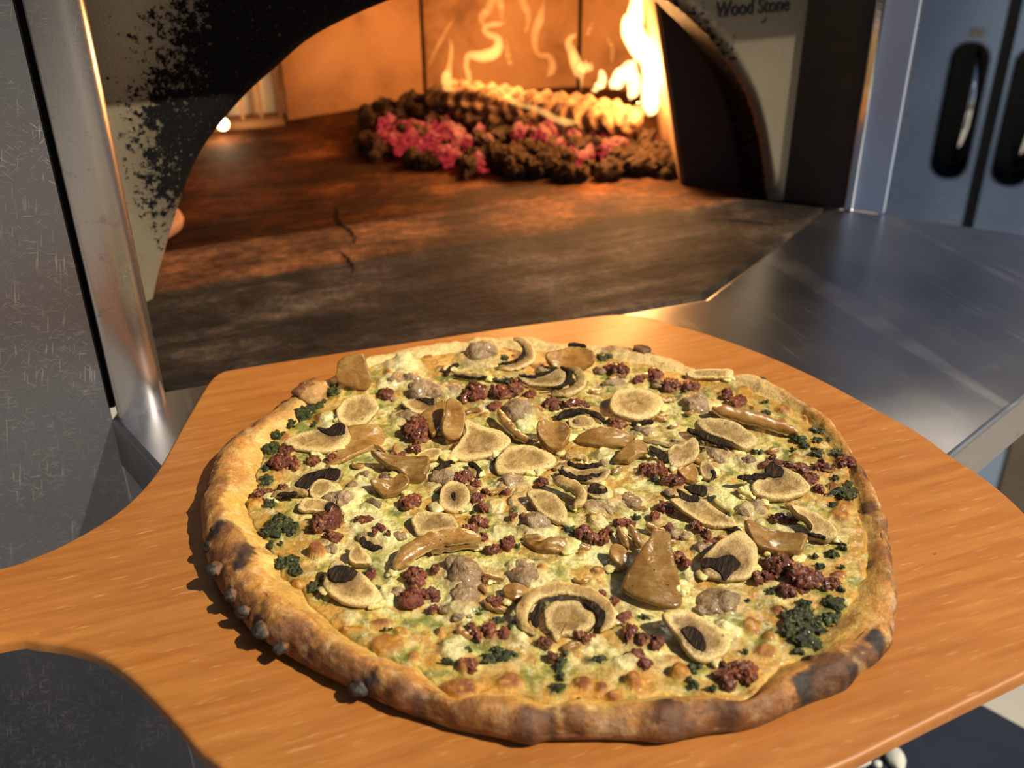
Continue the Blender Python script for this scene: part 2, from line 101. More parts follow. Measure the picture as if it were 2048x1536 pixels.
LUMPS=[
("s",-47.4,530.1,10.2,11.3,1.3),("s",-61.4,501.2,7.1,7.3,1),("s",-65.1,544.4,11.0,8.3,1),("s",-20.3,567.5,12.9,11.9,1.5),("s",-34.8,528.7,8.5,9.0,1),
("s",6.3,507.0,10.2,10.6,1.4),("s",103.1,513.3,8.3,10.4,1.6),("s",59.9,533.8,9.7,6.3,1),("s",108.3,458.4,9.7,7.5,1.2),("s",122.0,452.7,5.8,7.4,1.3),
("s",71.8,483.0,6.4,4.0,1),("s",-84.5,423.9,7.2,7.9,1.3),("s",-76.3,444.4,4.0,4.2,1),("s",-68.6,419.5,5.8,3.3,1),("s",-57.8,433.3,4.4,5.1,1),
("s",-36.6,439.7,7.9,8.7,1.3),("s",0.1,435.5,8.4,6.8,1.2),("s",3.3,418.1,5.7,9.7,1.3),("s",10.9,400.1,8.4,9.1,1.5),("s",5.7,367.5,10.1,9.5,1.1),
("s",-24.9,366.6,8.5,11.6,2.0),("s",-23.3,347.8,7.6,10.8,1.4),("s",56.4,418.6,9.6,5.7,1),("s",40.8,415.7,7.2,5.6,1),("s",111.8,408.0,4.2,7.2,1),
("s",87.7,381.8,4.9,5.1,1),("s",91.3,346.6,9.3,9.0,1.2),("s",115.9,411.1,7.1,6.5,1),("s",118.1,386.2,2.7,3.0,1),("s",112.7,371.6,2.6,3.5,1),
("s",-22.7,342.7,6.3,5.0,1),("b",-50.5,484.8,6.4,10.0,1.5),("b",-51.9,467.9,3.1,2.5,1),("b",-117.4,454.2,6.1,5.7,1),("b",-94.7,459.1,2.5,2.8,1),
("b",-119.9,468.0,3.1,3.3,1),("b",-72.9,524.0,4.5,4.3,1),("b",-61.0,459.3,4.6,2.8,1),("b",-104.1,456.6,4.1,2.8,1),("b",-22.1,522.8,5.9,8.9,1.3),
("b",-5.8,524.7,5.6,6.9,1.2),("b",2.7,530.1,4.8,7.9,1.3),("b",9.4,522.1,3.4,3.8,1),("b",36.2,509.5,6.6,4.7,1),("b",60.8,550.8,4.7,5.3,1),
("b",55.9,489.4,3.8,5.2,1),("b",21.3,510.9,5.3,5.6,1),("b",-9.6,509.5,3.9,3.6,1),("b",64.2,548.3,5.1,6.7,1.2),("b",85.1,543.1,4.1,6.2,1.2),
("b",92.7,531.3,4.8,6.0,1),("b",102.6,528.8,6.5,4.1,1),("b",123.2,520.5,3.9,4.9,1),("b",127.0,510.6,5.0,6.6,1),("b",56.5,489.4,4.7,4.4,1),
("b",72.3,444.0,5.0,5.3,1.2),("b",73.6,538.7,3.5,4.0,1),("b",132.8,448.9,5.5,2.7,1),("b",144.4,446.9,6.5,3.1,1),("b",159.4,444.8,5.5,3.1,1),
("b",149.3,436.4,4.2,6.4,1),("b",152.8,427.0,2.7,3.1,1),("b",134.4,455.2,2.0,2.1,1),("b",171.5,450.8,3.5,4.9,1),("b",-120.0,454.1,6.1,5.7,1.2),
("b",-115.5,432.0,2.7,3.1,1.3),("b",-124.7,428.8,4.4,3.1,1.2),("b",-51.8,420.0,5.0,4.6,1.2),("b",-62.7,399.2,2.8,2.6,1),("b",-59.5,394.7,1.8,2.7,1),
("b",-90.2,403.6,7.0,7.0,1.5),("b",-85.8,392.3,5.0,3.5,1),("b",-72.8,405.9,4.0,3.0,1),("b",-64.1,365.4,2.9,3.3,1.3),("b",-60.6,459.7,4.1,2.6,1),
("b",-65.2,396.3,1.8,2.0,1),("b",-25.2,439.4,4.0,4.5,1.3),("b",-18.6,434.2,2.9,3.1,1),("b",-14.1,428.2,2.2,2.2,1),("b",-17.9,421.7,2.7,4.6,1),
("b",-15.3,413.7,2.5,4.0,1),("b",-16.1,403.6,3.1,5.1,1),("b",-20.5,396.9,3.7,3.0,1),("b",-14.9,390.9,2.7,3.7,1),("b",-3.5,387.1,4.1,4.1,1.3),
("b",-9.3,382.2,4.0,2.9,1),("b",-3.9,426.8,2.2,3.8,1.3),("b",-1.1,406.0,1.7,3.6,1.3),("b",14.8,435.2,3.2,4.4,1),("b",-13.9,360.5,2.2,3.7,1),
("b",-43.5,363.6,4.8,6.1,1.2),("b",-44.2,350.7,4.7,6.5,1.2),("b",-36.6,350.6,3.8,4.0,1.2),("b",-35.3,343.7,2.1,2.3,1),("b",-35.5,368.8,2.0,4.1,1),
("b",-18.2,330.9,1.6,3.6,1),("b",34.5,392.2,5.0,4.8,1.2),("b",41.1,389.1,4.1,3.8,1.3),("b",44.2,393.5,2.0,4.2,1.4),("b",72.9,412.7,4.5,3.4,1),
("b",67.7,405.8,2.4,3.1,1),("b",74.3,395.8,4.1,2.6,1),("b",87.8,399.3,2.4,4.9,1.4),("b",89.4,391.9,2.7,3.3,1),("b",90.7,386.0,2.8,3.5,1),
("b",73.8,375.7,2.9,4.0,1),("b",77.1,370.9,2.8,3.1,1),("b",71.6,445.2,2.8,3.2,1.3),("b",77.9,436.4,3.9,3.5,1),("b",83.4,432.9,3.2,3.8,1),
("b",51.9,401.5,5.1,3.1,1),("b",67.1,445.3,4.0,4.4,1),("b",120.5,367.4,6.6,6.3,1.3),("b",109.7,359.6,4.7,3.8,1.3),("b",125.3,360.0,6.5,6.9,1.4),
("b",119.2,352.3,3.8,4.0,1.2),("b",133.1,359.9,4.8,4.8,1),("b",138.6,356.5,4.3,3.0,1),("b",127.5,403.9,5.6,3.3,1.2),("b",134.2,404.5,3.3,2.4,1),
("b",114.9,379.9,4.0,2.9,1),("b",-8.5,346.2,3.2,3.5,1.3),("b",-15.7,328.9,2.7,4.8,1.4),("b",-10.8,327.1,3.7,5.3,1.2),("b",-5.9,327.0,3.1,3.3,1.2),
("b",26.5,326.5,2.8,3.3,1.2),("b",30.4,323.6,2.4,2.6,1),("b",41.6,346.5,2.5,2.2,1),("b",46.1,336.1,3.3,2.8,1),("b",48.0,326.7,2.4,5.3,1.3),
("b",52.9,323.8,2.4,4.1,1),("b",48.5,312.7,4.3,3.4,1),("b",-19.2,310.0,3.5,3.7,1.3),("b",12.6,322.2,3.1,2.6,1),("b",15.5,313.8,2.4,2.0,1),
("b",38.7,351.6,2.1,1.7,1),("b",47.6,327.9,3.2,3.0,1.2),("b",50.8,309.4,3.5,2.9,1),("b",57.8,321.4,3.0,3.3,1.2),("b",86.0,304.6,7.0,3.9,1.3),
("b",91.9,305.0,3.5,5.6,1.2),("b",83.0,298.9,3.8,3.3,1),("b",46.4,335.5,3.3,2.4,1),("p",-104.4,531.5,3.5,6.4,1),("p",-116.9,506.7,6.0,7.1,1),
("p",-110.8,517.2,2.9,6.2,1),("p",-109.9,493.6,1.6,2.7,1),("p",-122.0,494.9,2.5,3.5,1),("p",-127.4,483.5,3.0,4.5,1),("p",-128.0,470.1,4.0,5.3,1),
("p",-126.1,441.6,2.8,3.0,1),("p",-127.7,452.6,2.0,2.8,1),("p",-125.8,439.8,2.3,3.5,1),("p",-128.1,469.9,4.0,5.3,1),("p",-114.8,400.3,4.6,5.9,1.3),
("p",-111.3,406.3,4.2,5.6,1),("p",-106.0,400.1,3.2,4.3,1),("p",-120.1,420.6,2.4,3.7,1.2),("p",-112.9,389.2,1.5,2.4,1),("p",-108.6,389.1,0.9,1.4,1),
("p",-103.4,375.6,4.0,4.3,1),("p",-98.5,370.0,2.9,3.4,1),("p",-107.3,375.0,1.8,2.1,1),("p",154.1,472.5,2.9,4.0,1),("p",154.8,466.8,2.1,2.9,1),
("p",162.3,471.8,2.6,2.2,1),("p",168.5,471.7,0.9,1.8,1),("p",147.2,463.0,2.1,1.3,1),("p",160.1,459.2,2.9,4.2,1),("p",169.9,459.5,2.4,3.3,1),
("p",166.0,482.0,4.2,2.7,1),("p",129.7,460.8,2.1,1.1,1),("p",163.4,423.5,4.8,5.2,1),("p",168.2,430.0,2.1,3.0,1),("p",155.9,414.4,1.8,1.2,1),
("p",157.2,519.7,2.5,2.0,1),("p",143.3,512.2,2.2,1.5,1),("p",140.8,500.8,2.5,2.8,1),("p",162.7,436.9,1.5,1.8,1),("p",145.9,376.9,2.9,2.3,1),
("p",137.0,375.3,1.2,1.5,1),("p",146.9,367.6,1.0,1.3,1),("p",152.0,381.3,1.5,3.0,1),("p",137.9,368.4,1.5,2.1,1),("p",124.5,342.9,2.3,3.4,1),
("p",137.2,343.3,3.8,4.6,1.2),("p",133.3,334.9,3.1,4.2,1),("p",142.9,353.2,1.5,2.0,1),("p",112.0,352.5,1.7,1.6,1),("p",101.0,346.4,1.1,1.0,1),
("p",122.0,335.4,4.3,4.7,1),("p",116.0,328.5,4.9,5.5,1),("p",119.4,322.4,4.8,6.0,1.2),("p",125.5,330.0,3.7,5.0,1),("p",123.5,319.8,2.6,3.2,1),
("p",93.6,315.7,1.1,1.2,1),("p",71.8,307.1,2.5,2.7,1),("p",70.0,299.7,2.0,3.6,1),("p",76.3,296.1,1.7,1.6,1),("p",115.9,315.7,2.4,1.8,1),
("p",115.4,336.4,2.5,4.7,1),("p",-7.2,335.8,2.7,2.1,1),("p",-15.5,341.4,2.0,2.2,1),("p",-1.8,332.8,1.9,2.1,1),("p",-10.6,313.7,2.8,2.5,1),
("p",-5.5,315.2,2.8,2.9,1.2),("p",-7.5,318.6,2.4,2.1,1),("p",19.2,309.4,2.2,4.4,1.2),("p",18.5,303.6,1.5,2.0,1),("p",33.2,313.0,2.4,1.6,1),
("p",55.3,336.8,2.3,1.2,1),("p",16.4,298.5,2.7,1.8,1),("p",-1.1,315.7,2.0,1.7,1),("p",-19.0,318.8,1.4,1.7,1),("p",20.7,315.9,1.2,2.0,1),
("p",16.8,297.3,2.1,2.4,1),("p",24.5,290.6,1.8,1.2,1),("p",-18.3,290.0,1.9,1.2,1),("p",-26.8,312.2,3.0,1.4,1),("p",34.2,312.2,3.0,1.8,1),
("p",-89.1,358.2,2.8,3.1,1.5),("p",-85.9,365.0,1.3,2.5,1),("p",-27.6,322.4,2.4,1.5,1),("p",-59.7,356.7,2.0,1.7,1),("p",-53.4,330.9,2.0,0.8,1),
("p",56.4,568.1,4.6,4.0,1),("p",-2.4,538.8,4.6,2.8,1),("p",-9.9,540.1,1.6,2.1,1),("p",-4.7,568.4,2.4,3.8,1),("p",97.9,420.2,2.4,2.0,1),
("p",27.0,397.5,2.3,3.0,1.3),("p",102.5,405.9,1.7,1.4,1),("p",72.1,437.4,2.0,2.2,1),("p",127.9,461.1,2.1,1.3,1),("p",59.3,406.0,1.7,1.9,1),
("p",1.5,385.2,1.0,1.3,1.4),("p",0.4,411.8,1.1,1.7,1),("p",-19.1,412.6,0.9,1.3,1),("c",-51.8,322.8,8.0,8.2,0.7),("c",-91.1,382.2,4.0,4.4,0.9),
("c",-55.9,336.2,6.2,2.5,0.7),("c",-67.8,331.7,6.5,2.7,0.6),("c",-41.2,316.0,3.2,4.6,0.6),("c",-47.6,330.8,3.3,3.0,0.6),("c",-30.9,330.5,2.0,3.0,0.9),
("c",-21.4,299.2,8.6,6.7,0.6),("c",-2.2,302.1,6.3,5.4,0.6),("c",-19.8,309.7,3.9,4.2,0.9),("c",26.6,300.4,4.3,4.0,0.7),("c",46.7,300.1,4.3,4.7,0.7),
("c",38.5,293.8,3.8,3.4,0.8),("c",33.6,297.7,3.3,3.3,0.6),("c",64.7,304.9,4.3,5.0,0.8),("c",99.9,331.0,4.1,6.8,0.6),("c",102.3,317.3,4.8,5.3,0.6),
("c",46.1,301.1,3.8,3.8,0.8),("c",105.4,324.6,2.8,3.6,0.7),("c",113.0,340.4,3.7,3.8,0.6),("c",65.6,305.2,4.7,4.6,0.8),("c",95.5,292.4,5.1,4.8,0.6),
("c",152.6,504.7,4.4,5.6,0.8),("c",137.8,534.8,5.7,7.0,0.9),("c",164.4,497.1,3.3,4.3,0.8),("c",159.9,512.0,3.9,3.8,0.7),("c",148.3,490.4,3.2,4.2,0.7),
("c",136.5,506.2,2.5,3.9,0.7),("c",160.4,430.2,2.9,3.9,0.7),("c",161.7,413.9,4.8,5.8,0.7),("c",170.5,409.7,2.8,5.8,0.8),("c",147.9,457.6,3.1,2.5,0.6),
("c",157.8,407.2,5.6,7.3,0.6),("c",170.2,410.8,2.8,3.6,0.8),("c",145.1,362.9,3.5,3.5,0.7),("c",-122.6,527.4,7.4,9.2,1.4),
("c",-118.1,514.2,6.1,7.7,1.1),("c",-66.9,566.2,5.4,8.8,0.9),("c",-105.1,501.2,6.0,7.4,0.7),("c",-122.6,480.5,2.6,3.4,0.7),
("c",-58.7,487.9,2.1,4.0,0.7),("c",-62.7,466.8,1.9,2.8,0.8),("c",-74.5,551.7,2.9,4.8,0.7),("c",-128.2,422.3,4.3,4.2,0.8),
("c",-90.7,382.3,4.9,5.1,1.0),("c",-123.7,378.7,4.0,12.4,0.9),("c",-97.5,362.0,3.9,3.0,0.6),("c",-62.2,466.2,2.1,2.8,0.7),
("c",-41.9,557.5,4.1,2.4,0.7),("c",-15.6,501.2,3.8,2.7,0.7),("c",-51.7,571.4,4.2,2.5,0.6),("c",-20.3,406.8,2.8,2.3,0.6),("c",31.5,379.7,2.7,2.1,0.7),
("c",37.8,367.3,3.5,3.1,0.7),("c",12.8,368.4,2.6,2.1,0.6),("w",-66.6,562.4,12.5,14.9,1.0),("w",-73.9,539.9,7.5,9.4,0.8),
("w",-101.5,499.0,7.1,8.4,0.7),("w",-78.3,476.6,5.8,4.9,0.7),("w",-25.1,320.7,6.8,8.7,0.6),("w",-55.8,356.0,4.7,10.5,0.5),
("w",-70.9,340.1,6.7,5.0,0.5),("w",-44.7,368.9,3.5,3.4,0.6),("w",-21.0,330.8,4.5,6.6,0.6),("w",1.4,329.2,3.7,6.6,0.5),("w",44.4,311.1,5.5,5.0,0.6),
("w",33.6,323.5,4.4,6.4,0.4),("w",2.8,372.7,7.5,4.2,0.3),("w",90.5,328.9,5.3,5.5,0.6),("w",87.2,333.0,3.7,3.7,0.6),("w",78.4,364.5,3.9,7.5,0.5),
("w",7.2,493.5,7.0,7.1,0.8),("w",48.8,461.6,7.2,7.4,0.8),("w",-16.3,508.6,6.1,6.4,0.5),("w",-78.6,434.6,7.4,8.6,0.5),("w",-70.5,407.0,10.3,8.6,0.4),
("w",-57.2,394.7,9.2,5.3,0.4),("w",-53.4,427.4,4.4,5.0,0.5),("w",-8.7,418.3,5.3,6.5,0.6),("w",-24.6,421.9,7.2,9.8,0.3),("w",-5.3,398.1,6.0,6.8,0.4),
("w",40.0,404.8,4.7,5.4,0.9),("w",53.3,426.8,5.8,4.2,0.7),("w",71.7,450.5,3.0,3.1,0.8),("w",129.5,396.3,8.3,6.2,0.4),("w",117.5,401.0,3.3,3.9,0.7),
("w",137.3,394.7,2.8,4.3,0.6),
]
MARKS=[["k",-137.1,367.5,13.0,3.4,3.4],["k",-143.3,386.6,12.0,2.8,2.8],["k",-125.3,351.5,12.0,2.4,2.6],["k",-118.0,342.1,11.0,2.8,2.8],["k",-108.4,329.8,11.0,3.6,3.3],["k",-97.9,321.3,10.0,2.9,2.5],["k",-63.0,299.4,8.0,3.7,3.2],["k",7.1,277.0,7.0,4.1,3.0],["k",-122.2,528.9,13.0,8.7,6.4],["k",81.9,577.5,12.0,4.3,2.8],["k",147.5,537.0,12.0,2.6,1.8],["k",125.7,303.7,9.0,6.8,4.4],["k",-141.8,396.0,14.0,3.3,2.8],["x",-122.9,374.2,15.0,5.0,12.2],["x",-137.4,392.1,14.0,6.1,7.7],["x",-135.4,372.8,12.0,5.4,8.8],["x",-111.1,331.6,11.0,5.5,7.5],["x",-62.8,299.3,9.0,7.1,7.1],["x",-37.8,288.2,10.0,3.5,4.0],["x",7.1,277.6,8.0,6.4,6.2],["x",59.4,280.3,11.0,6.4,8.5],["x",81.7,281.8,13.0,4.9,6.2],["x",147.2,321.1,12.0,4.1,5.5],["x",126.2,302.6,12.0,11.5,10.1],["x",112.4,294.9,12.0,5.1,5.2],["x",81.0,574.8,12.0,8.0,4.6],["x",157.9,372.5,13.0,4.1,7.5],["x",172.3,410.6,13.0,3.4,5.1],["x",-97.0,318.7,12.0,5.3,5.5],["x",-123.3,349.2,12.0,3.9,5.8],["x",179.8,439.3,12.0,2.5,6.8],["y",-77.8,305.5,11.0,11.9,7.2],["y",-52.5,292.0,11.0,15.5,7.0],["y",-25.1,282.6,10.0,17.1,6.8],["y",-6.1,277.4,10.0,15.0,6.2],["y",31.4,277.2,11.0,22.5,7.3],["y",53.9,278.6,13.0,15.0,9.6],["y",73.0,280.7,13.0,13.2,9.6],["y",96.4,284.1,13.0,9.5,7.4],["y",-96.7,323.4,13.0,12.3,9.3],["y",-117.5,343.7,14.0,9.4,12.8],["y",-132.0,379.7,15.0,7.8,20.6],["y",-90.7,325.9,16.0,8.2,6.8],["y",-67.4,305.8,16.0,9.9,6.5],["y",-36.6,289.6,16.0,7.6,4.6],["y",166.6,375.5,11.0,4.6,27.3],["y",173.4,409.3,11.0,4.3,21.7],["y",177.3,447.6,11.0,4.1,15.4],["y",124.5,304.6,14.0,9.9,11.9],["y",89.2,287.3,15.0,7.6,6.9],["y",101.5,290.9,15.0,7.7,5.8],["y",-78.6,314.2,16.0,6.0,4.2],["y",-146.3,419.8,14.0,5.4,18.4],["y",67.2,576.5,12.0,18.6,3.7],["y",136.7,334.2,13.0,8.4,9.5],["y",-21.1,280.7,12.0,5.7,5.7],["y",5.2,278.4,14.0,9.4,6.2],["y",-7.9,286.3,15.0,3.8,3.4]]
FLAMES=[
('w',[(119.0,1000.0,162.9,7.0),(117.0,1000.0,149.6,9.2),(117.0,1000.0,132.7,10.0),(114.1,1000.0,117.2,10.8),(122.0,1000.0,103.1,11.6),(131.7,1000.0,90.6,10.9),(134.3,1000.0,76.2,9.5),(133.5,1000.0,58.0,9.2),(136.2,1000.0,43.1,8.2),(132.9,1000.0,35.7,3.7)]),
('w',[(115.4,1000.0,50.8,2.6),(118.4,1000.0,65.5,7.4),(115.9,1000.0,78.3,6.2),(119.0,1000.0,90.8,2.2)]),
('y',[(120.9,990.0,29.3,1.5),(116.7,990.0,38.7,4.8),(127.3,990.0,49.7,6.6),(126.7,990.0,60.7,3.7)]),
('w',[(79.6,1020.0,55.3,1.5),(86.9,1020.0,60.8,4.5),(90.4,1020.0,68.2,4.5),(87.3,1020.0,77.5,1.5)]),
('w',[(97.4,1010.0,59.5,3.7),(102.7,1010.0,66.9,7.4),(111.5,1010.0,77.7,7.4),(119.3,1010.0,86.7,2.2)]),
('y',[(71.5,1040.0,50.2,1.9),(71.2,1040.0,63.5,5.0),(66.2,1040.0,76.7,5.7),(62.2,1040.0,87.9,4.5),(58.2,1040.0,98.0,3.4),(66.5,1040.0,107.0,1.5)]),
('y',[(67.2,1040.0,74.8,3.8),(76.7,1040.0,73.8,5.3),(82.2,1040.0,78.4,1.9)]),
('y',[(-46.8,1070.0,45.9,1.6),(-38.6,1070.0,55.5,3.1),(-42.1,1070.0,71.0,2.7),(-38.8,1070.0,80.5,3.5),(-24.3,1070.0,78.4,5.8),(-12.6,1070.0,83.0,5.8),(-8.5,1070.0,95.2,3.9),(-20.0,1070.0,100.9,3.1),(-22.7,1070.0,106.5,2.7),(-6.4,1070.0,110.0,2.7),(-0.6,1070.0,112.7,1.0)]),
('o',[(-6.5,1080.0,106.2,1.5),(-6.2,1080.0,122.9,3.5),(-9.8,1080.0,137.5,4.2),(-11.4,1080.0,151.9,3.8)]),
('o',[(-22.0,1080.0,104.5,1.2),(-25.6,1080.0,113.9,3.5),(-17.7,1080.0,123.0,3.8),(-11.7,1080.0,137.5,2.3)]),
('y',[(-57.6,1050.0,49.2,3.5),(-61.0,1050.0,60.7,5.4),(-57.6,1050.0,74.0,2.7),(-54.9,1050.0,92.6,1.7),(-57.3,1050.0,103.7,0.8)]),
('o',[(-82.1,1080.0,63.3,0.8),(-73.4,1080.0,80.6,1.8),(-64.9,1080.0,95.7,2.1),(-52.5,1080.0,114.2,1.3)]),
('o',[(37.9,1070.0,56.6,2.7),(44.7,1070.0,68.1,3.9),(39.8,1070.0,77.7,3.1),(29.1,1070.0,81.6,2.7),(26.2,1070.0,96.7,3.5),(31.9,1070.0,115.1,4.6),(35.6,1070.0,135.1,3.0)]),
('o',[(17.0,1100.0,92.5,1.6),(21.0,1100.0,109.5,2.7),(15.2,1100.0,126.4,3.5),(17.2,1100.0,141.1,2.3)]),
('y',[(-12.2,985.0,70.9,1.1),(2.2,985.0,58.0,2.6),(20.4,985.0,50.5,2.6),(42.5,985.0,41.0,3.3),(57.3,985.0,35.2,3.3),(70.2,985.0,36.0,1.1)]),
('o',[(2.8,1100.0,61.5,2.4),(-1.0,1100.0,77.2,2.8),(-0.8,1100.0,90.7,1.2)]),
('o',[(80.3,1100.0,91.7,2.8),(85.9,1100.0,105.0,1.2)]),
('o',[(101.3,1060.0,71.6,1.9),(102.6,1060.0,86.7,2.3),(96.5,1060.0,97.9,1.0)]),
]
# ------------------------------------------------------------------ helpers
def mesh_obj(name, verts, faces, mat, parent=None, loc=(0, 0, 0), rot=(0, 0, 0), smooth=True, attrs=None, kind=None):
    me = bpy.data.meshes.new(name)
    me.from_pydata([tuple(map(float, v)) for v in verts], [], [tuple(f) for f in faces])
    if smooth: me.polygons.foreach_set('use_smooth', [True] * len(me.polygons))
    for k, a in (attrs or {}).items():
        a = np.asarray(a, dtype=np.float32)
        if a.ndim == 1:
            at = me.attributes.new(k, 'FLOAT', 'POINT'); at.data.foreach_set('value', a)
        else:
            at = me.color_attributes.new(k, 'FLOAT_COLOR', 'POINT')
            at.data.foreach_set('color', np.concatenate([a, np.ones((len(a), 1), np.float32)], 1).ravel())
    me.update()
    o = bpy.data.objects.new(name, me); COL.objects.link(o)
    if mat: me.materials.append(mat)
    o.location = loc; o.rotation_euler = rot
    if parent: o.parent = parent
    if kind: o['kind'] = kind
    return o
def empty(name, label, cat, loc=(0, 0, 0), group=None, kind=None):
    o = bpy.data.objects.new(name, None); COL.objects.link(o); o.location = loc; o.empty_display_size = .02
    o['label'] = label; o['category'] = cat
    if group: o['group'] = group
    if kind: o['kind'] = kind
    return o
def tag(o, label, cat, kind=None, group=None):
    o['label'] = label; o['category'] = cat
    if kind: o['kind'] = kind
    if group: o['group'] = group
    return o
def prism(poly, z0, z1, bev=0.0):
    """upright prism over a 2-D polygon, its top edge rounded by bev"""
    n = len(poly); P = np.array(poly, float)
    area = 0.5 * sum(P[i][0] * P[(i + 1) % n][1] - P[(i + 1) % n][0] * P[i][1] for i in range(n))
    if area < 0: P = P[::-1]
    rings = [(0.0, z0)]
    if bev > 0:
        for k in range(4):
            a = math.pi / 2 * k / 3
            rings.append((bev * (1 - math.cos(a)), z1 - bev + bev * math.sin(a)))
    else: rings.append((0.0, z1))
    d1 = np.roll(P, -1, 0) - P; d1 /= np.linalg.norm(d1, axis=1)[:, None] + 1e-12
    nr = np.stack([-d1[:, 1], d1[:, 0]], 1)                     # inward normals
    b = nr + np.roll(nr, 1, 0); b /= np.maximum((b * nr).sum(1), .25)[:, None] + 1e-9
    V = []; Fc = []
    for off, z in rings:
        Q = P + b * off
        V += [(q[0], q[1], z) for q in Q]
    for r in range(len(rings) - 1):
        for i in range(n):
            j = (i + 1) % n
            Fc.append((r * n + i, r * n + j, (r + 1) * n + j, (r + 1) * n + i))
    Fc.append(tuple(range(n - 1, -1, -1))); t = (len(rings) - 1) * n
    Fc.append(tuple(range(t, t + n)))
    return V, Fc
def obox(c, ux, uy, uz, sx, sy, sz):
    """box with free axes; c is its centre"""
    c, ux, uy, uz = Vector(c), Vector(ux), Vector(uy), Vector(uz)
    V = [c + ux * (sx / 2 * a) + uy * (sy / 2 * b) + uz * (sz / 2 * d) for d in (-1, 1) for b in (-1, 1) for a in (-1, 1)]
    return V, [(0, 2, 3, 1), (4, 5, 7, 6), (0, 1, 5, 4), (2, 6, 7, 3), (0, 4, 6, 2), (1, 3, 7, 5)]
def bevel(o, w=.001, seg=2):
    m = o.modifiers.new('bevel', 'BEVEL'); m.width = w; m.segments = seg; m.limit_method = 'ANGLE'; m.angle_limit = math.radians(40)
    return o
def crom(P, n, closed=True):
    """Catmull-Rom resampling, evenly spaced"""
    P = np.array(P, float); m = len(P); out = []
    seg = m if closed else m - 1
    for i in range(seg):
        if closed: a, b, c, d = P[i - 1], P[i], P[(i + 1) % m], P[(i + 2) % m]
        else: a, b, c, d = P[max(i - 1, 0)], P[i], P[i + 1], P[min(i + 2, m - 1)]
        for t in np.linspace(0, 1, 12, endpoint=False):
            out.append(.5 * (2 * b + (c - a) * t + (2 * a - 5 * b + 4 * c - d) * t * t + (3 * b - a - 3 * c + d) * t ** 3))
    if not closed: out.append(P[-1])
    Q = np.array(out); L = Q if not closed else np.vstack([Q, Q[:1]])
    s = np.concatenate([[0], np.cumsum(np.linalg.norm(np.diff(L[:, :2], axis=0), axis=1))])
    t = np.linspace(0, s[-1], n, endpoint=not closed)
    return np.stack([np.interp(t, s, L[:, k]) for k in range(L.shape[1])], 1)
def _hash(i, j, k):
    h = (i * 374761393 + j * 668265263 + k * 1274126177) & 0xFFFFFFFF
    h = ((h ^ (h >> 13)) * 1274126177) & 0xFFFFFFFF
    return ((h ^ (h >> 16)) & 0xFFFF) / 65535.0
def vnoise(x, y, z=0.0, seed=0):
    x = np.asarray(x, float) + 1000; y = np.asarray(y, float) + 1000; z = np.zeros_like(x) + z + 1000 + seed * 17
    i, j, k = np.floor(x).astype(np.int64), np.floor(y).astype(np.int64), np.floor(z).astype(np.int64)
    u, v, w = x - i, y - j, z - k
    u = u * u * (3 - 2 * u); v = v * v * (3 - 2 * v); w = w * w * (3 - 2 * w)
    r = 0
    for a in (0, 1):
        for b in (0, 1):
            for c in (0, 1):
                r = r + _hash(i + a, j + b, k + c) * (u if a else 1 - u) * (v if b else 1 - v) * (w if c else 1 - w)
    return r
def fbm(x, y, z=0.0, f=1.0, oct=4, seed=0):
    s = 0; a = .5
    for o in range(oct):
        s = s + a * (vnoise(x * f, y * f, z * f if not np.isscalar(z) else z, seed + o) * 2 - 1); f *= 2.03; a *= .5
    return s
def sstep(a, b, x):
    t = np.clip((x - a) / (b - a), 0, 1); return t * t * (3 - 2 * t)
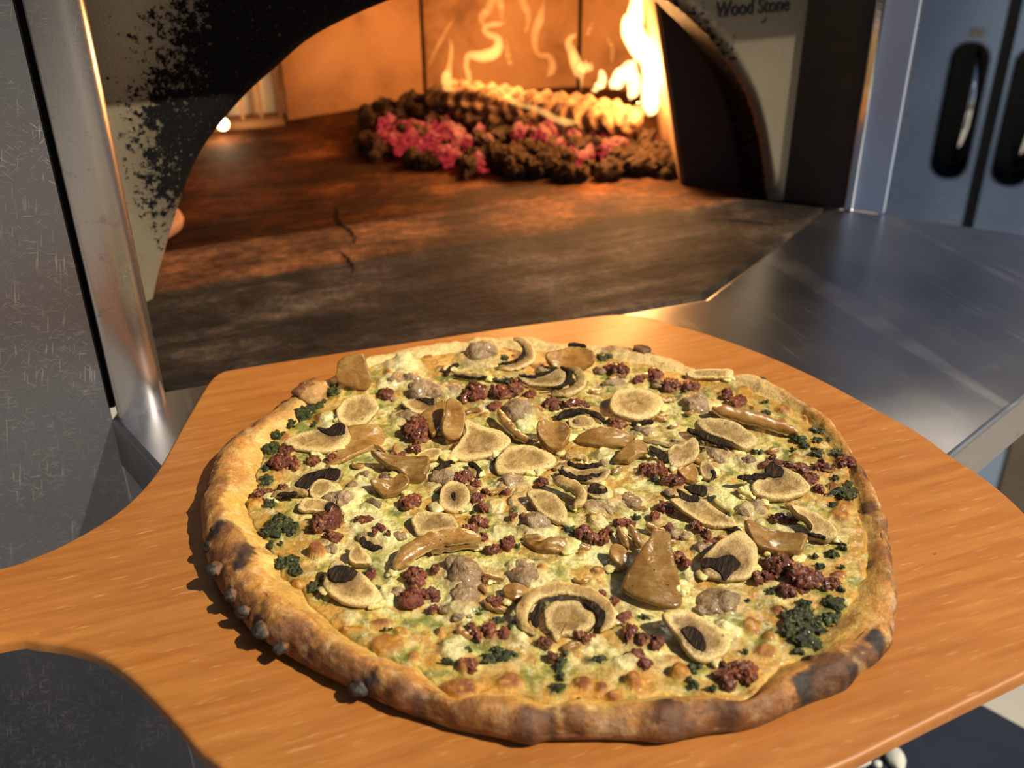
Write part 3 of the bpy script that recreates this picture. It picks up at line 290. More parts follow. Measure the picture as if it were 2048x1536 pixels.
# ------------------------------------------------------------------ materials
class NT:
    def __init__(s, name):
        s.m = bpy.data.materials.new(name); s.m.use_nodes = True; s.t = s.m.node_tree
        s.b = s.t.nodes['Principled BSDF']; s.out = s.t.nodes['Material Output']
        s._co = None
    def n(s, typ, **kw):
        nd = s.t.nodes.new(typ)
        for k, v in kw.items():
            if hasattr(nd, k) and k not in nd.inputs.keys(): setattr(nd, k, v)
        return nd
    def link(s, a, b): s.t.links.new(a, b)
    def set(s, **kw):
        for k, v in kw.items():
            k = k.replace('_', ' ')
            if isinstance(v, (int, float)): s.b.inputs[k].default_value = v
            elif isinstance(v, tuple): s.b.inputs[k].default_value = v if len(v) == 4 or k in ('Subsurface Radius',) else (*v, 1)
            else: s.link(v, s.b.inputs[k])
    def co(s, scale=(1, 1, 1), rot=(0, 0, 0), jitter=False, rot2=None):
        tc = s.n('ShaderNodeTexCoord'); mp = s.n('ShaderNodeMapping')
        mp.inputs['Scale'].default_value = scale
        src = tc.outputs['Object']
        if jitter:
            oi = s.n('ShaderNodeObjectInfo'); vm = s.n('ShaderNodeVectorMath'); vm.operation = 'ADD'
            mu = s.n('ShaderNodeMath'); mu.operation = 'MULTIPLY'; mu.inputs[1].default_value = 9.0
            s.link(oi.outputs['Random'], mu.inputs[0]); s.link(src, vm.inputs[0]); s.link(mu.outputs[0], vm.inputs[1]); src = vm.outputs[0]
        if tuple(rot) != (0, 0, 0):
            m0 = s.n('ShaderNodeMapping'); m0.inputs['Rotation'].default_value = rot; s.link(src, m0.inputs['Vector']); src = m0.outputs[0]
            if rot2:
                m1 = s.n('ShaderNodeMapping'); m1.inputs['Rotation'].default_value = rot2; s.link(src, m1.inputs['Vector']); src = m1.outputs[0]
        s.link(src, mp.inputs['Vector']); return mp.outputs[0]
    def noise(s, co, scale, detail=4, rough=.55, dist=0.0):
        nd = s.n('ShaderNodeTexNoise'); nd.inputs['Scale'].default_value = scale; nd.inputs['Detail'].default_value = detail
        nd.inputs['Roughness'].default_value = rough; nd.inputs['Distortion'].default_value = dist
        s.link(co, nd.inputs['Vector']); return nd.outputs['Fac']
    def voro(s, co, scale, feat='F1'):
        nd = s.n('ShaderNodeTexVoronoi'); nd.feature = feat; nd.inputs['Scale'].default_value = scale
        s.link(co, nd.inputs['Vector']); return nd.outputs['Distance']
    def ramp(s, fac, stops):
        nd = s.n('ShaderNodeValToRGB'); e = nd.color_ramp.elements
        while len(e) < len(stops): e.new(.5)
        for el, (p, c) in zip(e, stops):
            el.position = p; el.color = (*c, 1) if isinstance(c, tuple) else (c, c, c, 1)
        s.link(fac, nd.inputs[0]); return nd.outputs[0]
    def mix(s, fac, a, b, mode='MIX'):
        nd = s.n('ShaderNodeMix'); nd.data_type = 'RGBA'; nd.blend_type = mode
        for v, i in ((fac, 0), (a, 6), (b, 7)):
            if isinstance(v, (int, float)): nd.inputs[i].default_value = v
            elif isinstance(v, tuple): nd.inputs[i].default_value = (*v, 1)
            else: s.link(v, nd.inputs[i])
        return nd.outputs[2]
    def math(s, op, a, b=0.0):
        nd = s.n('ShaderNodeMath'); nd.operation = op
        for v, i in ((a, 0), (b, 1)):
            if isinstance(v, (int, float)): nd.inputs[i].default_value = v
            else: s.link(v, nd.inputs[i])
        return nd.outputs[0]
    def attr(s, name):
        nd = s.n('ShaderNodeAttribute'); nd.attribute_name = name; return nd
    def bump(s, h, strength=.3, dist=.001, prev=None):
        nd = s.n('ShaderNodeBump'); nd.inputs['Strength'].default_value = strength; nd.inputs['Distance'].default_value = dist
        s.link(h, nd.inputs['Height'])
        if prev: s.link(prev, nd.inputs['Normal'])
        return nd.outputs[0]
def steel(name, col=(.55, .54, .53), rough=.33, scratch=0.0, scr_scale=60, brush=(1, 1, 1), dirt=0.0, metallic=1.0):
    t = NT(name); co = t.co(); cb = t.co(scale=brush)
    n1 = t.noise(co, 9, 5); n2 = t.noise(cb, 220, 3)
    c = t.mix(n1, tuple(v * .78 for v in col), tuple(min(v * 1.18, 1) for v in col))
    r = t.math('ADD', t.math('MULTIPLY', n1, .18), rough - .09)
    h = n2; nrm = t.bump(h, .10, .0004)
    if scratch:
        prev = None
        for k, (rz, sc) in enumerate(((.75, 1.0), (-.9, 1.2), (1.45, .8), (-.2, .5))):
            cs = t.co(scale=(scr_scale * 16 * sc, 1, scr_scale * sc), rot=(0, 0, -math.radians(21)), rot2=(0, rz, 0))
            v = t.noise(cs, 1.0, 1, .4)
            line = t.ramp(v, [(0, 0.0), (.675, 0.0), (.70, 1.0), (1, 1.0)])
            prev = line if prev is None else t.math('MAXIMUM', prev, line)
        big = t.ramp(t.noise(co, 26, 3), [(0, .15), (.42, .2), (.62, 1.0), (1, 1.0)])
        prev = t.math('MULTIPLY', prev, big)
        c = t.mix(t.math('MULTIPLY', prev, scratch), c, (.9, .88, .85))
        r = t.math('ADD', r, t.math('MULTIPLY', prev, .25 * scratch))
    if dirt:
        d = t.ramp(t.noise(co, 75, 5, .7), [(0, 0.0), (.60, 0.0), (.70, 1.0), (1, 1.0)])
        d = t.math('MULTIPLY', d, dirt)
        c = t.mix(d, c, (.04, .03, .025)); r = t.math('ADD', r, t.math('MULTIPLY', d, .3))
    t.set(Base_Color=c, Metallic=metallic, Roughness=r, Normal=nrm)
    return t.m
def noisy(name, stops, scale=40, detail=5, rough=.6, bump_s=.4, bump_d=.001, bscale=None, stretch=(1, 1, 1), rot=(0, 0, 0), jitter=True, coat=0, sss=0, sssc=None, metallic=0, speck=None, spec=.5):
    t = NT(name); co = t.co(scale=stretch, rot=rot, jitter=jitter)
    c = t.ramp(t.noise(co, scale, detail, .6, .3), stops)
    if speck:
        f = t.ramp(t.noise(co, speck[0], 2), [(0, 0.0), (speck[1], 0.0), (speck[1] + .03, 1.0), (1, 1.0)])
        c = t.mix(f, c, speck[2])
    nrm = t.bump(t.noise(co, bscale or scale * 3, 4, .65), bump_s, bump_d)
    t.set(Base_Color=c, Roughness=rough, Normal=nrm, Metallic=metallic, Coat_Weight=coat, Coat_Roughness=.12)
    t.b.inputs['Specular IOR Level'].default_value = spec
    return t.m
MAT = {}
# pizza base: colour painted by position (bake marks, pesto, cheese), fine grain from noise
def painted(name, rough_lo, rough_hi, grain, gscale, bump_s, bscale, bump_d, coat, sss=0):
    t = NT(name); co = t.co(); a = t.attr('col').outputs['Color']
    g1 = t.ramp(t.noise(co, gscale, 5, .7), [(0, 1 - grain), (.35, 1 - grain * .6), (.65, 1 + grain * .4), (1, 1 + grain)])
    g2 = t.ramp(t.noise(co, gscale * .22, 4, .6, .6), [(0, 1 - grain * .7), (.5, 1.0), (1, 1 + grain * .5)])
    c = t.mix(1.0, t.mix(1.0, a, g1, 'MULTIPLY'), g2, 'MULTIPLY')
    r = t.ramp(t.noise(co, gscale * .4, 3), [(0, rough_lo), (.4, rough_lo), (.7, rough_hi), (1, rough_hi)])
    h1 = t.bump(t.noise(co, bscale * .3, 4), bump_s * .8, bump_d * 2.0)
    nrm = t.bump(t.noise(co, bscale, 5, .7), bump_s, bump_d, h1)
    t.set(Base_Color=c, Roughness=r, Normal=nrm, Coat_Weight=coat, Coat_Roughness=.1)
    return t.m
MAT['cheese'] = painted('melted_cheese', .14, .40, .46, 420, .7, 620, .0011, .12, .08)
MAT['crust'] = painted('baked_crust', .36, .70, .46, 620, .6, 900, .0008, .0)
def mushroom_mat():
    t = NT('mushroom_flesh'); co = t.co(jitter=True); e = t.attr('edge').outputs['Fac']; dkg = t.attr('dk').outputs['Fac']
    n = t.noise(co, 150, 4, .68, .6); n4 = t.noise(co, 900, 3, .6)
    body = t.ramp(n, [(0, (.11, .050, .013)), (.34, (.22, .120, .035)), (.48, (.34, .205, .066)), (.62, (.47, .30, .102)), (1, (.64, .45, .18))])
    rim = t.ramp(n4, [(0, (.32, .18, .05)), (.42, (.64, .44, .165)), (.6, (.82, .62, .28)), (1, (.95, .80, .46))])
    f = t.ramp(t.math('ADD', e, t.math('MULTIPLY', t.math('SUBTRACT', n, .5), .35)), [(0, 0.0), (.58, .05), (.80, .85), (.95, .9), (1, .5)])
    c = t.mix(f, body, rim)
    oi = t.n('ShaderNodeObjectInfo'); c = t.mix(1.0, c, t.ramp(oi.outputs['Random'], [(0, .80), (.5, .98), (1, 1.15)]), 'MULTIPLY')
    c = t.mix(t.math('MULTIPLY', t.math('MULTIPLY', dkg, t.ramp(n4, [(0, 1.0), (.4, .9), (.7, .45), (1, .2)])), .95), c, (.07, .038, .018))
    dk = t.ramp(t.noise(co, 300, 3), [(0, 0.0), (.68, 0.0), (.73, 1.0), (1, 1.0)])
    c = t.mix(t.math('MULTIPLY', dk, .7), c, (.07, .035, .014))
    lo = t.math('ADD', t.attr('low').outputs['Fac'], t.math('MULTIPLY', t.math('SUBTRACT', t.noise(co, 260, 4), .5), 1.2))
    c = t.mix(t.math('MULTIPLY', t.ramp(lo, [(0, 0.0), (.50, 0.0), (.66, 1.0), (1, 1.0)]), .75), c, (.24, .125, .045))
    nr = t.bump(n4, .55, .0007, t.bump(n, .5, .0012))
    t.set(Base_Color=c, Roughness=.48, Normal=nr)
    return t.m
MAT['mush'] = mushroom_mat()
def gill_mat():
    t = NT('mushroom_gills'); co = t.co(jitter=True)
    st = t.noise(t.co(scale=(1300, 170, 400), rot=(0, 0, .35), jitter=True), 1.0, 3, .6, .3); n2 = t.noise(co, 320, 4, .6)
    c = t.ramp(st, [(0, (.003, .002, .001)), (.42, (.012, .006, .003)), (.56, (.036, .019, .009)), (.72, (.11, .06, .026)), (1, (.26, .16, .07))])
    c = t.mix(1.0, c, t.ramp(n2, [(0, .3), (.5, .8), (1, 1.5)]), 'MULTIPLY')
    t.set(Base_Color=c, Roughness=.65, Normal=t.bump(st, .9, .0010)); t.b.inputs['Specular IOR Level'].default_value = .2
    return t.m
MAT['gill'] = gill_mat()
def topping(name, stops, scale, rough, bump_s, bscale, bump_d=.001, coat=.4, sss=0, speck=None, low=((.62, .50, .22), .8), stretch=(1, 1, 1), fat=None, fibre=False):
    """baked topping: mottled body, melted cheese creeping up from below (attribute low)"""
    t = NT(name); co = t.co(scale=stretch, jitter=True)
    c = t.ramp(t.noise(co, scale, 4, .68, .5), stops)
    oi = t.n('ShaderNodeObjectInfo'); c = t.mix(1.0, c, t.ramp(oi.outputs['Random'], [(0, .72), (.5, 1.0), (1, 1.22)]), 'MULTIPLY')
    if fat:
        c = t.mix(t.ramp(t.noise(co, fat[0], 3, .5, .6), [(0, 0.0), (fat[1], 0.0), (fat[1] + .08, 1.0), (1, 1.0)]), c, fat[2])
    if fibre:
        c = t.mix(1.0, c, t.ramp(t.noise(t.co(scale=(90, 1100, 90), rot=(0, 0, .2), jitter=True), 1.0, 3, .5), [(0, .70), (.45, .95), (.6, 1.05), (1, 1.3)]), 'MULTIPLY')
    if speck:
        c = t.mix(t.ramp(t.noise(co, speck[0], 2), [(0, 0.0), (speck[1], 0.0), (speck[1] + .03, 1.0), (1, 1.0)]), c, speck[2])
    if low:
        lo = t.math('ADD', t.attr('low').outputs['Fac'], t.math('MULTIPLY', t.math('SUBTRACT', t.noise(co, 230, 4), .5), 1.3))
        c = t.mix(t.math('MULTIPLY', t.ramp(lo, [(0, 0.0), (.48, 0.0), (.66, 1.0), (1, 1.0)]), low[1]), c, low[0])
    h1 = t.bump(t.noise(co, bscale * .35, 3), bump_s * .7, bump_d * 1.8)
    t.set(Base_Color=c, Roughness=t.ramp(t.noise(co, scale * 1.7, 3), [(0, rough * .6), (.5, rough), (1, rough * 1.5)]), Normal=t.bump(t.noise(co, bscale, 4, .7), bump_s, bump_d, h1), Coat_Weight=coat, Coat_Roughness=.08)
    if 0: t.set(Subsurface_Weight=sss, Subsurface_Scale=.002); t.b.inputs['Subsurface Radius'].default_value = (1, .5, .2)
    return t.m
MAT['onion'] = topping('roasted_onion', [(0, (.15, .054, .010)), (.32, (.33, .145, .029)), (.48, (.49, .25, .062)), (.64, (.62, .37, .12)), (1, (.78, .55, .24))], 85, .20, .45, 300, .0009, .5, .15, low=((.36, .20, .05), .5), stretch=(1, 1.25, 1), fibre=True, speck=(520, .70, (.07, .03, .01)))
MAT['onion'].node_tree.nodes['Principled BSDF'].inputs['Transmission Weight'].default_value = .38
MAT['onion'].node_tree.nodes['Principled BSDF'].inputs['IOR'].default_value = 1.36
MAT['sausage'] = topping('sausage_meat', [(0, (.06, .026, .010)), (.30, (.17, .095, .042)), (.46, (.285, .18, .088)), (.62, (.39, .27, .145)), (1, (.52, .40, .24))], 230, .30, .9, 600, .0011, .25, .03, speck=(640, .68, (.05, .025, .012)), low=((.66, .52, .19), .7))
MAT['bacon'] = topping('crisp_bacon', [(0, (.018, .003, .001)), (.34, (.075, .012, .004)), (.52, (.165, .032, .009)), (.68, (.28, .08, .02)), (1, (.48, .22, .06))], 330, .24, .9, 700, .0012, .25, 0, low=((.46, .26, .08), .55), fat=(260, .60, (.40, .17, .05)))
MAT['pesto'] = topping('baked_greens', [(0, (.003, .004, .001)), (.36, (.012, .016, .004)), (.52, (.034, .046, .008)), (.68, (.085, .105, .016)), (1, (.26, .27, .05))], 360, .24, 1.0, 820, .0012, .18, 0, low=((.26, .26, .05), .6))
MAT['char'] = topping('charred_bubble', [(0, (.006, .005, .005)), (.36, (.016, .013, .012)), (.56, (.04, .031, .026)), (1, (.13, .085, .05))], 260, .55, .6, 800, .0008, 0, 0, low=((.17, .07, .026), .9))
MAT['brownblister'] = topping('brown_blister', [(0, (.05, .018, .008)), (.36, (.12, .045, .016)), (.56, (.22, .09, .03)), (1, (.42, .20, .07))], 220, .4, .7, 700, .0009, .2, 0, low=((.50, .27, .08), .9))
MAT['cheesebit'] = topping('pale_cheese', [(0, (.40, .24, .05)), (.36, (.66, .52, .16)), (.55, (.80, .70, .30)), (1, (.88, .80, .44))], 170, .22, .5, 420, .0008, .45, .15, low=None)
def peel_mat():
    t = NT('peel_composite'); R = (0, 0, -math.radians(20)); co = t.co(scale=(14, 150, 1), rot=R); c2 = t.co(); c3 = t.co(scale=(60, 420, 1), rot=R)
    n1 = t.noise(co, 1.0, 5, .6, .4); n2 = t.noise(c2, 7, 4); n3 = t.noise(c3, 1.0, 3, .6)
    c = t.ramp(n1, [(0, (.25, .078, .012)), (.35, (.36, .122, .021)), (.6, (.44, .168, .034)), (1, (.58, .25, .066))])
    c = t.mix(1.0, c, t.ramp(n2, [(0, .72), (.4, .92), (.7, 1.06), (1, 1.15)]), 'MULTIPLY')
    fl = t.ramp(n3, [(0, 0.0), (.60, 0.0), (.74, .45), (1, .6)])
    c = t.mix(fl, c, (.72, .40, .15))
    dk = t.ramp(t.noise(t.co(scale=(25, 160, 1), rot=R), 1.0, 4, .7), [(0, 0.0), (.60, 0.0), (.78, .4), (1, .5)])
    c = t.mix(dk, c, (.22, .075, .018))
    sp = t.ramp(t.noise(c2, 170, 2), [(0, 0.0), (.765, 0.0), (.785, .8), (1, .8)])
    c = t.mix(sp, c, (.10, .035, .012))
    t.set(Base_Color=c, Roughness=t.ramp(n2, [(0, .38), (1, .55)]), Normal=t.bump(n3, .18, .0005))
    return t.m
MAT['peel'] = peel_mat()
MAT['steel'] = steel('brushed_steel', (.46, .445, .45), .27, scratch=.25, scr_scale=190, dirt=.35, brush=(1, 1, .05), metallic=.95)
MAT['panel'] = steel('scratched_steel', (.235, .235, .255), .38, scratch=.42, scr_scale=120, dirt=.12, metallic=.85)
MAT['shelf'] = steel('shelf_steel', (.44, .435, .45), .30, scratch=.15, scr_scale=20, brush=(.06, 1, 1), dirt=.25)
MAT['door'] = steel('polished_steel', (.46, .62, 1.0), .26, metallic=.55)
MAT['jamb'] = steel('jamb_steel', (.50, .62, .90), .50, metallic=.6)
MAT['chrome'] = steel('chrome', (.78, .80, .83), .10)
MAT['darkrecess'] = noisy('dark_recess', [(0, (.006, .008, .012)), (1, (.02, .026, .036))], 30, 3, .35, .1, .0005, jitter=False)
MAT['black'] = noisy('black_gap', [(0, (.004, .004, .004)), (1, (.012, .010, .009))], 60, 3, .9, .2, .0005, jitter=False, spec=.05)
MAT['letter'] = noisy('black_lettering', [(0, (.008, .007, .007)), (1, (.02, .018, .018))], 60, 3, .7, .2, .0002, jitter=False)
def face_mat():
    t = NT('sooty_steel'); co = t.co(); s = t.attr('soot').outputs['Fac']
    n = t.noise(co, 8, 4); steelc = t.mix(n, (.34, .28, .185), (.52, .44, .31))
    fl = t.noise(co, 210, 4, .75); fl2 = t.noise(co, 620, 2, .6)
    m = t.math('ADD', s, t.math('ADD', t.math('MULTIPLY', t.math('SUBTRACT', fl, .5), 2.4), t.math('MULTIPLY', t.math('SUBTRACT', t.noise(co, 38, 4, .6), .5), .9)))
    m = t.ramp(m, [(0, 0.0), (.42, 0.0), (.55, 1.0), (1, 1.0)])
    ch = t.ramp(fl2, [(0, 0.0), (.66, 0.0), (.72, .5), (1, .6)])
    sootc = t.mix(ch, (.006, .0055, .0055), (.16, .14, .115))
    soot_shade = t.math('MAXIMUM', t.math('MULTIPLY', t.ramp(s, [(0, 0.0), (.15, .05), (.6, .8), (1, 1.0)]), .75), t.attr('soot_shade').outputs['Fac'])  # soot film together with the shade painted on the right face
    c = t.mix(m, t.mix(soot_shade, steelc, (.05, .042, .036)), sootc)
    inv = t.math('SUBTRACT', 1.0, m)
    t.set(Base_Color=c, Metallic=t.math('MULTIPLY', inv, .55), Roughness=t.math('ADD', .42, t.math('MULTIPLY', m, .35)), Normal=t.bump(m, .5, .0012, t.bump(fl2, .3, .0006)))
    t.b.inputs['Specular IOR Level'].default_value = .12
    return t.m
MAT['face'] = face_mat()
def hearth_mat():
    t = NT('hearth_stone'); R = (0, 0, -math.radians(21)); co = t.co(); ce = t.co(scale=(9, 34, 1), rot=R); ce2 = t.co(scale=(30, 120, 1), rot=R)
    n1 = t.noise(ce, 1.0, 6, .62, .5); n2 = t.noise(ce2, 1.0, 5, .6, .3); n3 = t.noise(co, 320, 4, .7)
    stone = t.ramp(n1, [(0, (.022, .007, .003)), (.36, (.065, .022, .007)), (.52, (.14, .050, .016)), (.7, (.24, .095, .033)), (1, (.38, .18, .072))])
    stone = t.mix(1.0, stone, t.ramp(n2, [(0, .35), (.4, .85), (.65, 1.1), (1, 1.5)]), 'MULTIPLY')
    grey = t.ramp(n1, [(0, (.008, .006, .005)), (.40, (.024, .016, .011)), (.54, (.055, .036, .024)), (.70, (.11, .078, .053)), (1, (.32, .26, .195))])
    grey = t.mix(1.0, grey, t.ramp(n2, [(0, .5), (.5, .95), (1, 1.4)]), 'MULTIPLY')
    fr = t.attr('front').outputs['Fac']
    ff = t.math('ADD', fr, t.math('MULTIPLY', t.math('SUBTRACT', n2, .5), .5))
    c = t.mix(t.ramp(ff, [(0, 0.0), (.38, 0.0), (.58, 1.0), (1, 1.0)]), stone, grey)
    fl = t.ramp(n3, [(0, 0.0), (.64, 0.0), (.72, .6), (1, .8)])
    c = t.mix(t.math('MULTIPLY', fl, t.ramp(n2, [(0, 0.0), (.5, .1), (.7, .8), (1, 1.0)])), c, (.50, .44, .36))
    c = t.mix(1.0, c, t.ramp(t.noise(co, 150, 6, .75), [(0, .25), (.42, .6), (.55, 1.0), (.7, 1.5), (1, 2.4)]), 'MULTIPLY')
    c = t.mix(1.0, c, t.ramp(t.noise(co, 13, 4, .6), [(0, .12), (.42, .32), (.54, .8), (.66, 1.25), (1, 2.0)]), 'MULTIPLY')
    t.set(Base_Color=c, Roughness=.75, Normal=t.bump(n3, .6, .0013, t.bump(n2, .5, .003))); t.b.inputs['Specular IOR Level'].default_value = .18
    return t.m
MAT['hearth'] = hearth_mat()
MAT['firebrick'] = noisy('firebrick', [(0, (.07, .032, .016)), (.36, (.19, .095, .045)), (.52, (.36, .20, .10)), (1, (.54, .34, .19))], 11, 5, .85, .4, .002, 70, jitter=True)
MAT['coal'] = noisy('ash_coal', [(0, (.012, .007, .005)), (.4, (.06, .03, .014)), (.56, (.20, .10, .045)), (1, (.50, .31, .16))], 2.2, 6, .85, 1.0, .4, 5)
MAT['log'] = noisy('charred_log', [(0, (.02, .012, .007)), (.4, (.10, .052, .024)), (.6, (.28, .155, .075)), (1, (.50, .32, .18))], 70, 5, .8, 1.0, .004, 110, stretch=(1, 1, 1))
def ember_mat():
    t = NT('glowing_ember'); co = t.co(jitter=True); n = t.noise(co, 2.4, 5, .65)
    f = t.ramp(n, [(0, 0.0), (.38, 0.01), (.56, .55), (.75, 1.0)])
    t.set(Base_Color=t.ramp(n, [(0, (.02, .01, .01)), (1, (.12, .05, .04))]), Roughness=.8)
    ec = t.ramp(n, [(0, (.30, .0, .005)), (.5, (.78, .035, .045)), (1, (1.0, .23, .15))])
    t.link(ec, t.b.inputs['Emission Color']); t.link(t.math('MULTIPLY', f, 1.0), t.b.inputs['Emission Strength'])
    return t.m
MAT['ember'] = ember_mat()
def flame_mat(name, col, st):
    t = NT(name); t.t.nodes.remove(t.b); e = t.n('ShaderNodeEmission'); e.inputs[0].default_value = (*col, 1); e.inputs[1].default_value = st
    t.link(e.outputs[0], t.out.inputs['Volume']); return t.m
MAT['flw'] = flame_mat('white_flame', (1.0, .62, .22), 420)
MAT['fly'] = flame_mat('yellow_flame', (1.0, .50, .13), 150)
MAT['flo'] = flame_mat('orange_flame', (1.0, .42, .10), 80)
MAT['dough'] = noisy('pale_dough', [(0, (.60, .34, .24)), (.5, (.74, .46, .35)), (1, (.82, .58, .46))], 30, 4, .55, .3, .001, 200, sss=.2)
MAT['floor'] = noisy('floor_concrete', [(0, (.30, .27, .245)), (.5, (.40, .37, .335)), (1, (.50, .47, .43))], 3, 5, .7, .2, .002, 60, jitter=False)
MAT['bin'] = noisy('navy_plastic', [(0, (.008, .011, .022)), (.5, (.014, .019, .036)), (1, (.03, .037, .06))], 12, 4, .45, .2, .001, 120, jitter=False)
MAT['crumb'] = noisy('pale_scrap', [(0, (.42, .42, .38)), (1, (.66, .66, .6))], 60, 3, .6, .3, .001, 120)
MAT['glow'] = noisy('pale_bars', [(0, (.72, .58, .38)), (1, (.88, .76, .56))], 20, 3, .6, .1, .001, 60, jitter=False)

# ------------------------------------------------------------------ the setting
ZS = -.0062                                                     # level of the steel shelf and of the hearth
AL = math.radians(21); TD = np.array([math.cos(AL), math.sin(AL)]); ND = np.array([math.sin(AL), -math.cos(AL)])   # along / out of the oven front
A0 = np.array([.2301, .8776]); B0 = np.array([-.2372, .5305])
def fu(u, d=0.0, base=A0): return base + TD * u + ND * d
floor = tag(mesh_obj('floor', *prism([(-4, -4), (4, -4), (4, 5), (-4, 5)], -.97, -.93), MAT['floor'], smooth=False), 'brown concrete floor far below the counter', 'floor', 'structure')

wall = tag(mesh_obj('wall_back', *prism([(-4, 2.9), (4, 2.9), (4, 3.0), (-4, 3.0)], -.93, 1.9), MAT['floor'], smooth=False), 'plain grey wall far behind the oven', 'wall', 'structure')
tag(bevel(mesh_obj('added_floor_sheet', *prism([(-1.3, -1.0), (.45, -1.0), (.45, .30), (-1.3, .30)], -.93, -.918), MAT['bin'], smooth=False), .004), 'dark rubber mat on the floor before the oven', 'floor sheet')  # out of view, added so the steel reflects something dark
tag(bevel(mesh_obj('added_floor_sheet', *prism([(.62, 1.48), (1.9, 1.48), (1.9, 2.6), (.62, 2.6)], -.93, -.918), noisy('added_sheet_brown', [(0, (.035, .024, .016)), (1, (.075, .052, .036))], 9, 4, .7, .2, .001, 90, jitter=False), smooth=False), .004), 'dark brown sheet added to darken the floor under the steel cabinet', 'floor sheet')  # added to darken floor that the sun would light too brightly
# ------------------------------------------------------------------ the oven
oven = empty('pizza_oven', 'stone hearth pizza oven with sooty arched mouth and scratched steel front', 'oven', (*fu(-.26), -.93))
OL = Vector(oven.location)
def part(name, V, Fc, mat, parent=None, smooth=False, attrs=None, label=None, kind=None):
    p = parent or oven
    off = OL if p == oven else Vector(p.matrix_world.translation)
    o = mesh_obj(name, [Vector(map(float, v)) - OL for v in V], Fc, mat, p, smooth=smooth, attrs=attrs, kind=kind)
    if label: o['label'] = label
    return o
ARCH = [(-.523, -.0062), (-.517, .010), (-.510, .026), (-.493, .063), (-.474, .096), (-.443, .128), (-.413, .150), (-.383, .169), (-.326, .188), (-.27, .197), (-.21, .197), (-.16, .187), (-.114, .170), (-.087, .151), (-.062, .128), (-.035, .093), (-.019, .060), (-.008, .024), (0, -.0062)]
def face_plate():
    n = 220; P = crom(ARCH, n, closed=False); top = .62; ul, ur = -.80, .012
    out = []
    for i, (u, z) in enumerate(P):                              # outer frame point for each arch point
        f = i / (n - 1)
        L1, L2, L3 = top - ZS, ur - ul, top - ZS; s = f * (L1 + L2 + L3)
        out.append((ul, ZS + s) if s < L1 else ((ul + s - L1, top) if s < L1 + L2 else (ur, top - (s - L1 - L2))))
    out = np.array(out); rows = 46; V = []; S = []; FM = []
    ts = np.linspace(0, 1, rows) ** 2.2
    SB = np.array([(.30, -.44), (.198, -.474), (.168, -.482), (.137, -.497), (.104, -.507), (.076, -.508), (.058, -.500), (.035, -.49)])[::-1]
    for t in ts:
        for i in range(n):
            u, z = P[i] * (1 - t) + out[i] * t
            dist = math.hypot(u - P[i][0], z - P[i][1])
            ub = np.interp(z, SB[:, 0], SB[:, 1])
            if u < -.26: s = .5 + (u - ub) * 13 + (.0 if z > .03 else -.6)
            else: s = .05 + max(0, .5 - dist * 26) * (z > .12) + .95 * (1 - float(sstep(-.26, -.11, u + .25 * dist)))
            rnd = .006 * (1 - min(dist / .012, 1)) ** 2         # the mouth's edge is rolled inwards
            V.append((*fu(u, -rnd), z)); S.append(min(max(s, 0), 1)); FM.append(float(sstep(-.26, -.12, u)) * (.50 + .12 * float(sstep(.10, .16, z))))  # last value darkens the right face, most at the top, painting its shadow
    k = len(V)
    for j, d in enumerate((-.012, -.03, -.05)):                 # the throat of the arch
        for i in range(n):
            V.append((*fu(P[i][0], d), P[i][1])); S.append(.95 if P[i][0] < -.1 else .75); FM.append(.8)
    Fc = []
    for r in range(rows - 1):
        for i in range(n - 1): Fc.append((r * n + i, r * n + i + 1, (r + 1) * n + i + 1, (r + 1) * n + i))
    prev = 0
    for j in range(3):
        b = k + j * n
        for i in range(n - 1): Fc.append((prev + i + 1, prev + i, b + i, b + i + 1))
        prev = b
    return V, Fc, S, FM
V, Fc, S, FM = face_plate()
face = part('face_plate', V, Fc, MAT['face'], smooth=True, attrs={'soot': S, 'soot_shade': FM}, label='steel front around the arch, blackened with flaking soot, shade painted in at upper right')
# raised lettering on the face plate
tc = bpy.data.curves.new('lettering', 'FONT'); tc.body = 'Wood Stone'; tc.size = .0155; tc.extrude = .0003; tc.offset = .00014; tc.align_x = 'LEFT'
to = bpy.data.objects.new('lettering', tc); COL.objects.link(to)
bpy.context.view_layer.update()
tm = bpy.data.meshes.new_from_object(to.evaluated_get(bpy.context.evaluated_depsgraph_get())); bpy.data.objects.remove(to)
lo = bpy.data.objects.new('lettering', tm); COL.objects.link(lo); tm.materials.append(MAT['letter']); lo.parent = face
p = fu(-.073, .0008); lo.location = Vector((p[0], p[1], .1555)) - OL; lo.rotation_euler = (math.pi / 2, 0, AL)
lo['label'] = 'black words Wood Stone on the steel'
w = max(v.co.x for v in tm.vertices); lo.scale = (.067 / w, 1.05, 1)
# hood over the mouth; it shades the upper front
hz = .135 + .12 * sdir.z / (sdir.x * ND[0] + sdir.y * ND[1])
c = fu(-.30, .06); part('hood', *obox((c[0], c[1], hz + .15), (*TD, 0), (*ND, 0), (0, 0, 1), 1.0, .12, .30), MAT['steel'])
